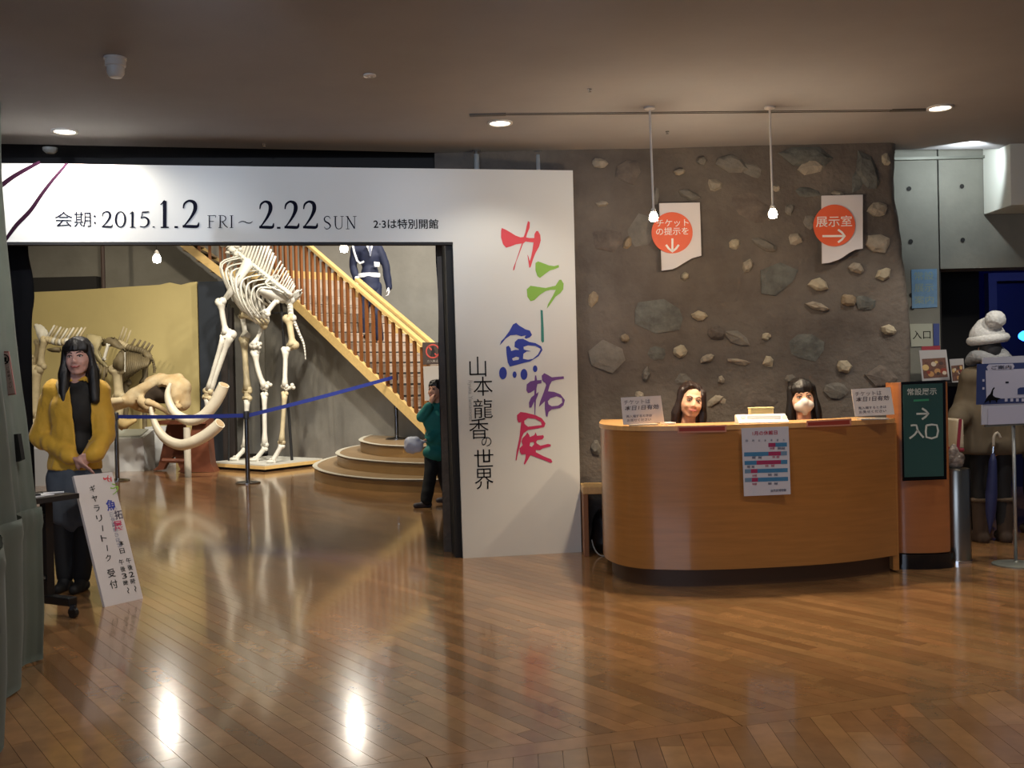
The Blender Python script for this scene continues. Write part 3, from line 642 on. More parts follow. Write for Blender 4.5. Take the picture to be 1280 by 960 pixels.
# calendar poster on the front
pc = Plane((P(957, 575, 6.215).x, 6.212, .8), (1, .035, 0))
poster = thing('calendar_poster', pc.px(957, 577), 'white paper calendar with blue and crimson bars stuck on the front of the ticket desk', 'poster')
print_poly('sheet', pc, [[[(930, 620.3), (988.3, 617.8), (985.6, 533), (926.6, 535.2)]]], mat('paper', 'c9c9d2', .6), poster, .002, .001)
m_pb = mat('poster_blue', '3c7ba6', .6); m_pr = mat('poster_crimson', '9e2a58', .6); m_pg = mat('poster_greyblue', '6a8aa6', .6)
def bar(x0, x1, y, mm, t=6): 
    f = lambda x, y: (920+x/9.14, 520+y/9.14)
    sl = lambda x: -(x-100)*.028
    print_poly('bar', pc, [[[f(x0, y+sl(x0)), f(x1, y+sl(x1)), f(x1, y-46+sl(x1)), f(x0, y-46+sl(x0))]]], mm, poster, .004, .0006)
bar(370, 450, 362, m_pr); bar(450, 582, 362, m_pb)
for y, segs in ((462, ((93, 370, m_pb), (370, 512, m_pr), (512, 582, m_pg))), (560, ((98, 235, m_pb), (235, 512, m_pr), (512, 586, m_pb))), (655, ((100, 170, m_pg), (170, 245, m_pr), (245, 590, m_pb))), (755, ((102, 180, m_pg), (180, 250, m_pr), (250, 594, m_pb)))):
    for a, b, mm in segs: bar(a, b, y, mm)
m_pt = mat('poster_red_ink', 'b0283a', .6); m_gi = mat('poster_grey_ink', '4c4c5c', .6)
print_text('lettering', pc, [('1月の休館日', 940.5, 544.5, 5.5, .02, 31)], m_pt, poster, off=.005, offset=.012)
print_text('lettering', pc, [(c, 932+7.7*i, 552.3-.2*i, 2.6, 0, 2.6) for i, c in enumerate('日月火水木金土')], m_gi, poster, off=.005)
print_text('lettering', pc, [('開館', 972, 562, 3, 0, 9), ('開  館', 940, 573.5, 3, 0, 12), ('開 館', 934, 585, 3, 0, 9), ('開  館', 960, 595, 3, 0, 12), ('開  館', 960, 606, 3, 0, 12)], m_gi, poster, off=.005)
print_text('lettering', pc, [('休館', 962, 562, 3, 0, 6), ('休 館', 965, 572.8, 3, 0, 9), ('休  館', 956, 583.8, 3, 0, 12), ('休館', 940, 596, 3, 0, 6), ('休館', 940, 606.5, 3, 0, 6)], m_pt, poster, off=.005)
print_text('lettering', pc, [('自然史博物館', 963.5, 615, 3.4, .02, 19)], m_gi, poster, off=.005)
# standing cards
m_card = mat('card_white', 'efe6df', .5); m_ct = mat('card_ink', '6a5a58', .6)
def card(q, Y, label, lines, slant=-.05):
    a = P(*q[3], Y); pl = Plane((a.x, Y, 1.016), (1, .02, 0), (0, .14, 1))
    t = thing('desk_card', (a.x, Y, 1.016), label, 'sign')
    pts = [pl.px(x, y) for x, y in q]; bm = B(); prism(bm, pts, -pl.N*.004); obj('card', bm, m_card, t)
    base = pl.px((q[2][0]+q[3][0])/2, q[2][1]); bm = B(); box(bm, (base.x, Y+.045, 1.020), (.18, .085, .008)); obj('foot', bm, mat('clear_foot', 'b9b4ac', .3), t)
    for s, x, y, h, w, off in lines: print_text('lettering', pl, [(s, x, y, h, .03, w)], m_ct, t, off=.002, offset=off, shear=.15 if off else 0)
    return t
card([(776, 497), (826, 494.5), (830.5, 528), (779, 531)], 6.34, 'white card standing on the left end of the desk ledge', [('チケットは', 780, 506, 5.5, 33, 0), ('本日1日有効', 781, 513.5, 6, 43, .012), ('再入場するときは', 783, 522.5, 3.4, 32, 0), ('お見せください', 784, 527.5, 3.4, 30, 0)])
card([(1064, 486.5), (1113, 484), (1118.3, 518), (1069, 520.5)], 6.40, 'white card standing on the right end of the desk ledge against the pillar sign', [('チケットは', 1069, 495.5, 5.5, 33, 0), ('本日1日有効', 1070, 502.5, 6.2, 42, .014), ('再入場するときは', 1073, 512, 3.4, 35, 0), ('お見せください', 1074, 517, 3.4, 34, 0)])
# plate and sponge tray in the middle of the ledge
a = P(955, 524, 6.30); bm = B(); prism(bm, [(a.x-.158, 6.30, 1.016), (a.x-.158, 6.42, 1.016), (a.x-.158, 6.42, 1.066), (a.x-.158, 6.395, 1.070), (a.x-.158, 6.30, 1.022)], (.316, 0, 0))
nm = thing('name_plate', (a.x, 6.34, 1.016), 'low white slanted notice plate in the middle of the desk ledge', 'notice'); obj('plate', bm, m_card, nm)
pn = Plane((a.x, 6.30, 1.022), (1, 0, 0), (0, .095, .048))
print_poly('panel_print', pn, [[[(934, 519.5), (976, 519.5), (976, 523.5), (934, 523.5)]]], mat('plate_grey', '8b8f92', .5), nm, .001, .0008)
for x in (929, 980.5): print_poly('emblem', pn, [[[(x+3.4*math.cos(k*math.pi/6), 521.5+2.6*math.sin(k*math.pi/6)) for k in range(12)]]], mat('plate_emblem', 'b7b9a8', .5), nm, .001, .0008)
a = P(951, 514, 6.5); bm = B(); box(bm, (a.x, 6.50, 1.016+.042), (.15, .07, .084), bev=.006); tg = thing('card_box', (a.x, 6.5, 1.016), 'small pale yellow box behind the notice plate on the desk ledge', 'box'); obj('body', bm, mat('pale_yellow', 'd9cf9a', .6), tg)
bm = B(); box(bm, (a.x, 6.50, 1.016+.089), (.155, .075, .010), bev=.003); obj('lid', bm, mat('pale_yellow', '', .6), tg)
a = P(833, 527, 6.42); bm = B(); box(bm, (a.x+.01, 6.42, 1.016+.007), (.07, .09, .014), Matrix.Rotation(.3, 3, 'Z'), bev=.003); tag(obj('note_pad', bm, m_card, loc=None), 'tiny white pad on the ledge right of the left desk card', 'notepad')

# ================================================================== PILLAR SIGN
m_pil = mat('pillar_veneer', 'a5673a', .4, var=.08, scale=3, stretch=(1, 1, 10), coat=.3)
pa = F(1122, 712); pb = F(1194, 710); cx = (pa.x+pb.x)/2; cy = 6.76; hw2 = .20; ztopp = P(1150, 478, 6.66).z
ps = thing('pillar_sign', (cx, cy, 0), 'free-standing wooden pillar with a green arrow panel beside the ticket desk', 'sign')
def lens(w, d, z0, z1, n=14):
    bm = B(); fr = [(cx-w+2*w*k/n, cy-d*(1-(2*k/n-1)**2)**.5*.55-d*.45) for k in range(n+1)]; prism(bm, [(x, y, z0) for x, y in fr]+[(cx+w, cy+.07, z0), (cx-w, cy+.07, z0)], (0, 0, z1-z0)); return bm
obj('body', lens(.186, .10, .105, ztopp), m_pil, ps, True)
obj('base', lens(.205, .12, 0, .10), mat('gloss_black', '0e0e10', .15), ps, True)
yf = cy-.118; pf = Plane((cx, yf, 1), (1, 0, 0))
print_poly('frame', pf, [[[(1126, 477.5), (1181, 475), (1182.5, 599), (1128, 601)]]], mat('gloss_black', '', .15), ps, 0, .012)
print_poly('panel', pf, [[[(1128.5, 481), (1178, 479), (1179.5, 595), (1130.5, 596.5)]]], mat('sign_green', '2f5350', .35, coat=.3), ps, .013, .003)
print_text('lettering', pf, [('常設展示', 1133, 494.5, 9, 0, 36.5)], mat('sign_pale', 'cfd6cf', .5), ps, off=.017, offset=.009, split=True)
print_poly('accent_bar', pf, [[[(1142, 499.5), (1161, 498.5), (1161, 501), (1142, 502)]]], mat('accent_green', '3f9a70', .5), ps, .017, .001)
arrow('arrow', pf, [[(1145.5, 517.3), (1160, 517)], [(1152.5, 510.5), (1160.5, 517), (1152.5, 524)]], 2.4, mat('sign_pale', '', .5), ps, .018)
for grp in (([(1138.5, 532), (1145.5, 531.6), (1147, 538), (1154.5, 547)], [(1147, 537.5), (1143.5, 543), (1137, 548)]), ([(1158, 531.8), (1171, 531.4), (1171, 546), (1158, 546.4), (1158, 531.8)],)): print_poly('lettering', pf, [[stroke_loop([(x, y, 2.3) for x, y in s], 2)] for s in grp], mat('sign_pale', '', .5), ps, .018)

# ================================================================== LIGHT FITTINGS AND CEILING THINGS
m_lamp = mat('lamp_glow', 'fff0d8', emit=10); m_bulb = mat('bulb_glow', 'fff0d0', emit=60); m_trimw = mat('white_metal', 'cfcac4', .4)
def downlight(px, py, label, e, r=.086, ang=120):
    c = F(px, py, ZC); t = thing('ceiling_light', (c.x, c.y, ZC-.006), label, 'light', 'recessed ceiling lights')
    bm = B(); lathe(bm, [(r*.8, .004), (r*.82, -.006), (r, -.004), (r, .005)], 32, (c.x, c.y, ZC-.006), ends=False); obj('trim_ring', bm, m_trimw, t, 'all')
    bm = B(); cyl(bm, (c.x, c.y, ZC-.005), r*.8, .004, 32); obj('lens', bm, m_lamp, t)
    lamp('SPOT', 'downlight_lamp', (c.x, c.y, ZC-.014), e, NEUT, (c.x, c.y, 0), .06, ang, .55)
downlight(81, 163.5, 'glowing recessed ceiling light above the left end of the portal header', 150, ang=165)
downlight(625, 153, 'glowing recessed ceiling light in front of the portal, left of the pendants', 42)
downlight(1175, 134, 'glowing recessed ceiling light at the right, beyond the pendants', 60)
def pendant(px0, py0, px1, py1, label, z=None, Y=None, hall=False):
    if hall: b = P(px1, py1, Y); c = Vector((b.x, b.y, 6.37)); top = 6.37
    else:
        c = F(px0, py0, ZC); b = P(px1, py1, c.y); top = ZC
    t = thing('pendant_lamp', (c.x, c.y, top), label, 'lamp', None)
    r = .05 if hall else .03
    if not hall: bm = B(); lathe(bm, [(.012, top-.02), (.035, top-.012), (.035, top-.001)], 20, (c.x, c.y, 0)); obj('canopy', bm, m_trimw, t)
    bm = B(); tube(bm, [(c.x, c.y, top-.01), (b.x, b.y, b.z+r*1.9)], .0045 if hall else .007, 8); obj('rod', bm, m_dark if hall else m_trimw, t)
    bm = B(); lathe(bm, [(.008, r*2), (r*.5, r*1.6), (r*.55, r*1.0)], 16, (b.x, b.y, b.z)); obj('socket', bm, m_trimw, t)
    bm = B(); lathe(bm, [(r*.45, r*1.1), (r*.8, r*.5), (r, -r*.2), (r*.8, -r*.9), (0, -r*1.15)], 20, (b.x, b.y, b.z)); obj('bulb', bm, mat('hall_bulb_glow', 'fff3dc', emit=26) if hall else m_bulb, t, 'all')
    return b
for q in ((812, 134, 817, 271, 'white rod pendant with glowing bulb beside the down-arrow sign'), (962, 133.5, 966, 267, 'white rod pendant with glowing bulb over the right half of the desk')):
    b = pendant(*q); lamp('POINT', 'pendant_glow', (b.x, b.y, b.z-.09), 14, WARM, size=.03); lamp('SPOT', 'pendant_beam', (b.x, b.y, b.z-.07), 95, WARM, (b.x, b.y, 0), .03, 105, .6)
for q in ((196, 323, 'bright hall lamp hanging over the long-tusked skull, seen below the date'), (430, 310, 'bright hall lamp hanging beside the security guard')):
    b = pendant(0, 0, q[0], q[1], q[2], Y=12.0, hall=True); lamp('POINT', 'hall_glow', (b.x, b.y, b.z-.12), 38, NEUT, size=.05)
a = F(144, 72, ZC); bm = B(); lathe(bm, [(.053, ZC-.001), (.053, ZC-.045), (.046, ZC-.05), (.044, ZC-.085), (.03, ZC-.105), (0, ZC-.108)], 24, (a.x, a.y, 0))
sd = thing('ceiling_sensor', (a.x, a.y, ZC), 'white dome sensor sticking out of the ceiling at the upper left', 'sensor'); obj('housing', bm, m_trimw, sd, True); bm = B(); cyl(bm, (a.x, a.y, ZC-.012), .058, .011, 24); obj('base', bm, m_trimw, sd)
a = F(462, 93.5, ZC); bm = B(); lathe(bm, [(.037, ZC-.001), (.037, ZC-.008), (.02, ZC-.012), (.018, ZC-.006), (.008, ZC-.006), (.007, ZC-.016), (0, ZC-.016)], 20, (a.x, a.y, 0)); tag(obj('ceiling_fitting', bm, m_trimw), 'small flat round fitting in the ceiling left of the centre', 'fitting')
a = F(65, 186, ZC); a.y -= .03; bm = B(); lathe(bm, [(.052, ZC-.001), (.050, ZC-.02), (.03, ZC-.038), (0, ZC-.04)], 20, (a.x, a.y, 0)); tag(obj('smoke_detector', bm, mat('grey_plastic', '8d8b84', .5)), 'grey round smoke detector at the dark ceiling edge above the portal header', 'detector')
for q, l in (((834, 164), 'tiny sprinkler head in the ceiling just right of the left pendant'), ((330, 179.5), 'tiny sprinkler head in the ceiling above the date on the portal'), ((737, 111), 'tiny sprinkler head in the ceiling left of the pendants')):
    a = F(*q, ZC); bm = B(); lathe(bm, [(.014, ZC-.001), (.014, ZC-.004), (.004, ZC-.006), (.004, ZC-.016), (.011, ZC-.018), (0, ZC-.02)], 12, (a.x, a.y, 0)); tag(obj('sprinkler', bm, m_chrome), l, 'sprinkler')

# ================================================================== BENCH, BIN, NOTICE STAND
m_ben = mat('bench_wood', 'c9a36a', .4, var=.1, scale=4, stretch=(10, 2, 2))
bn = thing('bench', (.9, 7.52, 0), 'pale wooden bench between the portal board and the ticket desk', 'bench')
x0 = P(728.5, 620, 7.40).x
bm = B(); box(bm, (x0+.30, 7.53, .49), (.60, .30, .055), bev=.006); obj('seat', bm, m_ben, bn)
for xx in (x0+.02, x0+.58): bm = B(); box(bm, (xx, 7.53, .231), (.035, .30, .462), bev=.004); obj('leg', bm, mat('bench_leg', '8a5a34', .5), bn)
bm = B(); ell(bm, (x0+.17, 7.57, .17), (.10, .10, .17)); ell(bm, (x0+.17, 7.56, .10), (.11, .11, .10)); bg = blob('bag', bm, mat('bag_black', '101014', .45), None, .012, 6, disp=.01, dscale=14); bg.name = 'black_bag'; tag(bg, 'black bag on the floor under the bench', 'bag')
bm = B(); tube(bm, curve_pts([(x0+.06, 7.42, .12), (x0+.08, 7.40, .05), (x0+.12, 7.39, .008), (x0+.18, 7.40, .006), (x0+.24, 7.42, .02)], 5), .0045, 6); tag(obj('cable', bm, mat('grey_cable', '9a9a96', .4)), 'thin grey cable curling in front of the black bag under the bench', 'cable')
fb = F(1205, 706); st = thing('umbrella_stand', (3.04, 6.88, 0), 'tall brushed steel cylinder on the floor right of the pillar sign', 'bin')
bm = B(); lathe(bm, [(.092, 0), (.092, .63), (.086, .645), (.06, .65), (.058, .64), (.058, .60), (0, .60)], 36, (3.04, 6.88, 0)); obj('cylinder', bm, mat('brushed_steel', '96948c', .28, metal=1), st, True)
bm = B(); lathe(bm, [(.097, 0), (.097, .02), (.092, .022)], 36, (3.04, 6.88, 0)); obj('base_ring', bm, m_chrome, st)
for px, py in ((1209, 589), (1216, 590)): pass
# clear bag stuffed on top of it
bm = B(); ell(bm, (3.02, 6.88, .715), (.05, .045, .075)); ell(bm, (3.05, 6.87, .70), (.045, .045, .06)); ell(bm, (3.03, 6.88, .77), (.035, .03, .04))
cb = blob('plastic_bag', bm, mat('crumpled_film', '8b8076', .25, var=.6, scale=30, bump=.6, bscale=40), None, .008, 3, disp=.012, dscale=25); tag(cb, 'crumpled clear film bag resting on the steel cylinder', 'bag')
# notice on a thin pole at the right edge
nb = F(1270, 706); ns = thing('notice_stand', (nb.x, nb.y, 0), 'white notice board on a thin pole with round grey foot at the right edge', 'sign')
bm = B(); lathe(bm, [(.15, 0), (.15, .008), (.12, .014), (.02, .022), (.012, .03)], 36, (nb.x, nb.y, 0)); obj('foot', bm, mat('foot_grey', '7d8078', .45, metal=.4), ns, True)
bm = B(); cyl(bm, (nb.x, nb.y, .02), .011, .95, 12); obj('pole', bm, mat('pole_silver', 'aab0b4', .35, metal=.6), ns, 'all')
pq = Plane((nb.x, nb.y-.03, 1), (1, 0, 0)); m_nb = mat('notice_white', 'b9bccb', .5)
bq = [(1227, 531), (1318, 527), (1316, 443), (1228.5, 447)]; bm = B(); prism(bm, [pq.px(x, y) for x, y in bq], (0, .012, 0)); obj('board', bm, m_nb, ns)
bm = B(); prism(bm, [pq.px(x, y, -.004) for x, y in [(1232, 534), (1300, 530), (1300, 524), (1232, 528)]], (0, .02, 0)); obj('clip_bar', bm, mat('foot_grey', '', .5), ns)
m_nn = mat('notice_navy', '2b3a6c', .5)
print_poly('border_print', pq, [[[(1220, 506), (1320, 502), (1318, 452), (1221, 455)]]], m_nn, ns, .001, .001)
print_poly('sheet', pq, [[[(1233, 499), (1310, 496), (1309, 459.5), (1232, 463)]], [[(1235, 531), (1310, 528), (1310, 507), (1235, 509)]], [[(1235, 463), (1266, 462), (1268, 458), (1266, 454.5), (1236, 455.5), (1233, 459)]]], mat('notice_sheet', 'b7b8cc', .5), ns, .0025, .0008)
print_text('lettering', pq, [('ご案内', 1239, 461.5, 4.5, 0, 25), ('1', 1256.5, 479, 2, 0, 4)], m_blk, ns, off=.004)
print_poly('dinosaur_print', pq, [[[(1230, 504), (1234, 496), (1238, 492), (1240.5, 486), (1242.5, 484), (1243.5, 485), (1241.5, 488), (1241, 494), (1244, 496.5), (1251, 498), (1247, 500), (1246, 504), (1244, 500.5), (1239, 500.5), (1237.5, 504.5), (1236, 500.5)]]], m_blk, ns, .0045, .0006)
print_poly('square_print', pq, [[[(x, 502), (x+3.4, 501.8), (x+3.4, 498), (x, 498.2)]] for x in (1256, 1263, 1270, 1277)]+[[[(1228, y+3), (1230.5, y+3), (1230.5, y), (1228, y)]] for y in (474, 484)], mat('notice_sheet', '', .5), ns, .003, .0006)
print_poly('object_print', pq, [[[(1272, 493), (1281, 492.6), (1281, 484), (1275, 484.4), (1272, 486)]]], m_nn, ns, .004, .0006)
# ================================================================== HIGH HALL: STAIRCASE
m_pale = mat('pale_stair_wood', 'd9b878', .4, var=.08, scale=3, stretch=(1, 8, 8))
m_bal = mat('baluster_wood', '7a4a26', .4, var=.12, scale=5, stretch=(8, 8, 1))
m_tread = mat('tread_wood', '9b8262', .35, var=.12, scale=6)
m_nose = mat('step_nosing', 'd3cdbb', .4); m_riser = mat('riser_wood', '8f6f45', .35, var=.1, scale=4)
stair = thing('staircase', F(530, 600), 'wooden staircase with brown balusters climbing to the left behind the skeletons', 'staircase')
# rounded bottom steps
def step_outline(pts, z, yback):
    q = [F(x, y, z) for x, y in pts]; q = [Vector(v) for v in curve_pts([tuple(v) for v in q], 6)]
    r = q[-1]; xr = 1.2; q2 = q+[Vector((xr, r.y+.35, z)), Vector((xr, yback, z)), Vector((q[0].x+.1, yback, z))]; return q2
specs = (([(430, 568), (408, 574), (395, 581), (401, 587), (420, 592), (445, 595.5), (475, 598), (510, 599), (552, 599)], .155), ([(456, 555.5), (432, 560.5), (423, 566), (430, 570), (445, 573), (475, 576), (510, 578), (552, 579)], .31), ([(478, 541.5), (460, 545), (452, 549.5), (458, 552.5), (475, 555.5), (500, 557), (530, 557.5)], .465))
for i, (pts, z) in enumerate(specs):
    o = step_outline(pts, z, 17.0); nn_ = 6*(len(pts)-1)+1
    bm = B(); prism(bm, [(v.x, v.y, z-.03) for v in o], (0, 0, .028)); st_ = obj('step', bm, m_tread, stair)
    bm = B(); wall_strip(bm, [(v.x, v.y) for v in o[:nn_+1]], -.02, z-.155, z-.028); obj('riser', bm, m_riser, st_, True)
    bm = B(); wall_strip(bm, path_off([(v.x, v.y) for v in o[:nn_+1]], .02), -.065, z-.004, z+.003); obj('nosing', bm, m_nose, st_, True)
m_step = mat('step_greige', 'b3a394', .7, var=.06, scale=5)
# flight: runs back to the left; S(t) on the near side, top of stringer
S0 = Vector((-1.29, 14.0, .78)); SV = Vector((-1.93, 2.1, 1.65)); hd = Vector((SV.x, SV.y, 0)).normalized(); wd_ = Vector((-hd.y, hd.x, 0))
if wd_.y < 0: wd_ = -wd_
T1 = 1.52; W_ = 1.45
def Sp(t, off=0, dz=0): return S0+SV*t+wd_*off+Vector((0, 0, dz))
t0 = -.03
for off, nm in ((0, 'near'), (W_, 'far')):
    a, b = Sp(t0, off, .0), Sp(T1, off, .0)
    bm = B(); prism(bm, [a, b, b-Vector((0, 0, .17)), a-Vector((0, 0, .17))], wd_*.06); obj('stringer', bm, m_pale, stair)
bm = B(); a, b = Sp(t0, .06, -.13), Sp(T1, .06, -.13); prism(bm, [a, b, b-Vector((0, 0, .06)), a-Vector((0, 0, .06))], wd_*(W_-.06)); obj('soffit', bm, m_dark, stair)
nst = 15
for i in range(nst):
    t = t0+(T1-t0)*(i+.5)/nst; p = Sp(t, .06); L2 = Vector((SV.x, SV.y, 0)).length*(T1-t0)/nst
    c = p+wd_*(W_-.06)/2+Vector((0, 0, -.10)); R = Matrix((hd, wd_, Vector((0, 0, 1)))).transposed()
    bm = B(); box(bm, c, (L2+.03, W_-.06, .035), R); obj('tread', bm, m_step, stair)
    bm = B(); box(bm, c-hd*L2*.5-Vector((0, 0, .09)), (.02, W_-.06, .17), R); obj('riser', bm, m_step, stair)
# half landing and upper flight along the back wall
la = Sp(T1); LZ = la.z
X2 = -4.92
bm = B(); prism(bm, [(la.x, la.y, LZ-.17), (X2, la.y+.05, LZ-.17), (X2, 18.75, LZ-.17), (la.x+W_*wd_.x, 18.75, LZ-.17), (la.x+W_*wd_.x, la.y+W_*wd_.y, LZ-.17)], (0, 0, .17)); obj('landing', bm, m_pale, stair)
U0 = Vector((X2, la.y+.05, LZ)); UV = Vector((-2.6, .05, 2.1))
for off in (0, 1.2): bm = B(); a, b = U0+Vector((0, off, 0)), U0+UV+Vector((0, off, 0)); prism(bm, [a, b, b-Vector((0, 0, .17)), a-Vector((0, 0, .17))], (0, .06, 0)); obj('stringer', bm, m_pale, stair)
for i in range(11):
    p = U0+UV*((i+.5)/11); bm = B(); box(bm, p+Vector((0, .66, -.10)), (.27, 1.2, .035)); obj('tread', bm, m_tread, stair)
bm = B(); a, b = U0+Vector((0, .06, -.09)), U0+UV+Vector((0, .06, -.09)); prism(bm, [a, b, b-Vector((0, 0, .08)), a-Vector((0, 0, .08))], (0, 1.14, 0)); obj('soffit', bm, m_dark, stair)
bmesh_bal = B(); box(bmesh_bal, (0, 0, .52), (.042, .042, 1.04)); mb = bpy.data.meshes.new('baluster'); bmesh_bal.to_mesh(mb); mb.materials.append(m_bal)
sw = world(stair).inverted(); rb = math.atan2(hd.y, hd.x)
def baluster(p, rz):
    o = bpy.data.objects.new('baluster', mb); COL.objects.link(o); o.parent = stair; o.location = sw @ Vector(p); o.rotation_euler = (0, 0, rz)
n = 27
for i in range(n): baluster(Sp(t0+.02+(T1-t0-.03)*i/(n-1), .03, -.02), rb)
for i in range(6): baluster((la.x-.03-(la.x-X2)*(i+.5)/6, la.y+.04, LZ-.02), 0)
for i in range(14): baluster(U0+UV*((i+.3)/14)+Vector((0, .03, -.02)), 0)
RH = 1.08
def rail(a, b, nm='handrail'):
    bm = B(); d = (Vector(b)-Vector(a)); L3 = d.length; R = Matrix((d.normalized(), Vector((-d.y, d.x, 0)).normalized(), d.normalized().cross(Vector((-d.y, d.x, 0)).normalized()))).transposed()
    box(bm, (Vector(a)+Vector(b))/2, (L3+.06, .085, .055), R, bev=.012); obj(nm, bm, m_pale, stair)
z1 = Vector((0, 0, RH))
rail(Sp(t0, .03)+z1, Sp(T1, .03)+z1); rail(la+z1+Vector((0, .03, 0)), U0+z1+Vector((0, .03, 0))); rail(U0+z1+Vector((0, .03, 0)), U0+UV+z1+Vector((0, .03, 0))); rail(Sp(t0-.02, .20)+z1, Sp(.62, .20)+z1)
pN = Sp(t0-.015, .03, 0); bm = B(); box(bm, (pN.x, pN.y, (pN.z+RH+.465)/2+.01), (.07, .07, pN.z+RH-.465+.02), Matrix.Rotation(rb, 3, 'Z'), bev=.006); obj('newel_post', bm, mat('newel_wood', 'a8703c', .4), stair)
# wall below the flight
def wall_pts(off): return Sp(t0-.1, off), Sp(T1+.35, off)
a, b = wall_pts(.55); bm = B(); prism(bm, [(a.x, a.y, 0), (b.x, b.y, 0), (b.x, b.y, Sp(T1+.3).z-.5), (a.x, a.y, .45)], wd_*.12); wu = struct('wall_under_stair', bm, m_conc)
# no-entry board at the stair foot
a = P(540, 455, 13.75); ne = thing('no_entry_board', (a.x+.05, 13.75, .465), 'dark board with a red crossed-out pictogram standing at the foot of the stairs', 'sign')
pb_ = Plane((a.x, 13.75, 1), (1, 0, 0))
print_poly('board', pb_, [[[(528, 428), (556, 428), (556, 455), (529, 456)]]], mat('board_brown', '3a2c26', .6), ne, 0, .02)
print_poly('board', pb_, [[[(529, 458), (556, 457), (557, 500), (531, 501)]]], mat('board_pale', '9a938c', .6), ne, 0, .02)
rr = lambda r: [(541+r*math.cos(k*math.pi/12), 439+r*math.sin(k*math.pi/12)) for k in range(24)]
print_poly('prohibition_ring', pb_, [[rr(9.0), rr(7.3)]], mat('sign_red', 'b4453c', .5), ne, .021, .001)
print_poly('prohibition_bar', pb_, [[[(535, 433.6), (536.3, 432.4), (547, 444.4), (545.8, 445.6)]]], mat('sign_red', '', .5), ne, .021, .001)
print_poly('pictogram', pb_, [[[(540, 436), (542.5, 436), (544.5, 441), (543, 441.5), (543.5, 446), (541.8, 446), (541, 442), (539.6, 446), (538, 445.5), (539, 440)]], [[(541+1.4*math.cos(k), 434.2+1.4*math.sin(k)) for k in range(6)]]], mat('pictogram_black', '161210', .5), ne, .0225, .001)
print_text('lettering', pb_, [('立入禁止', 534, 453, 3, 0, 14)], mat('board_pale', '', .5), ne, off=.0215)
bm = B(); a0 = pb_.px(541, 500); box(bm, (a0.x, 13.78, (a0.z+.475)/2), (.04, .03, max(.05, a0.z-.465))); obj('post', bm, m_dark, ne); bm = B(); box(bm, (a0.x, 13.78, .475), (.26, .2, .02)); obj('foot', bm, m_dark, ne)

# ================================================================== BACKDROP, PANEL, PLINTHS
m_yel = mat('yellow_backdrop', 'b3a470', .8, var=.08, scale=.8)
def flat(px_pts, Y, t=.05): return [P(x, y, Y) for x, y in px_pts]
a = P(20, 367, 17.2); b = P(246, 352, 17.2); bm = B(); tops = [(20, 366), (90, 363), (150, 359), (200, 356), (212, 353), (226, 356), (238, 353), (246, 352)]
prism(bm, [P(x, y, 17.2) for x, y in tops]+[Vector((b.x, 17.2, 0)), Vector((a.x, 17.2, 0))], (0, .06, 0)); tag(obj('backdrop_panel', bm, m_yel), 'tall yellow backdrop panel behind the left-hand skeletons', 'backdrop')
a = P(246.5, 352, 17.1); b = P(280, 352, 17.1); bm = B(); box(bm, ((a.x+b.x)/2, 17.18, a.z/2), (b.x-a.x, .1, a.z)); tag(obj('navy_panel', bm, mat('navy_board', '1b232e', .7)), 'narrow navy panel between the yellow backdrop and the stair wall', 'panel')
a = P(274, 390, 16.6); b = P(289, 390, 16.6); bm = B(); box(bm, ((a.x+b.x)/2, 16.7, 1.3), (b.x-a.x, .14, 2.6)); tag(obj('dark_post', bm, mat('post_brown', '1e1614', .6)), 'dark brown post behind the front leg of the tall skeleton', 'post')
# grey wall fittings: dark duct and pipe high on the back wall
a = P(41, 347, 17.6); b = P(121, 367, 17.6); bm = B(); box(bm, ((a.x+b.x)/2, 17.7, (a.z+b.z)/2), (b.x-a.x, .2, a.z-b.z)); tag(obj('wall_duct', bm, m_dark), 'black duct along the wall just above the yellow backdrop', 'duct')
a = P(125, 300, 17.6); bm = B(); cyl(bm, (a.x, 17.7, 2.4), .035, 3.9, 12); tag(obj('wall_pipe', bm, mat('pipe_brown', '4a3a34', .6)), 'thin brown pipe rising behind the top of the yellow backdrop', 'pipe')
m_pl = mat('plinth_white', 'c3c5c6', .6)
def plinth(name, x0, x1, ytop, Y, dep, label, slope=0, top_m=None):
    a = P(x0, ytop, Y); b = P(x1, ytop, Y); cx_ = (a.x+b.x)/2; w = b.x-a.x; t = thing(name, (cx_, Y+dep/2, 0), label, 'plinth')
    bm = B(); prism(bm, [(a.x, Y, 0), (a.x, Y+dep, 0), (a.x, Y+dep, a.z+slope), (a.x, Y, a.z)], (w, 0, 0)); obj('body', bm, m_pl, t)
    if top_m:
        n_ = Vector((0, -slope, dep)).normalized(); c = Vector((cx_, Y+dep/2, a.z+slope/2))+n_*.012; R = Matrix.Rotation(math.atan2(slope, dep), 3, 'X'); bm = B(); box(bm, c, (w*.8, math.hypot(dep, slope)*.75, .022), R); obj('panel', bm, top_m, t)
    return t
plinth('display_plinth', 122, 179, 549, 15.6, .5, 'white slanted plinth below the snout of the long-tusked skull', .12, mat('plinth_panel', 'a8aaa0', .5))
plinth('display_plinth', 181, 207, 534, 16.3, .45, 'taller grey-white plinth right of the slanted one, behind the brown trestle', .0)
plinth('display_plinth', 20, 61, 562, 13.6, .7, 'white reading plinth with a dark slanted top, left of the woman in yellow', .28, mat('gloss_black', '', .2))

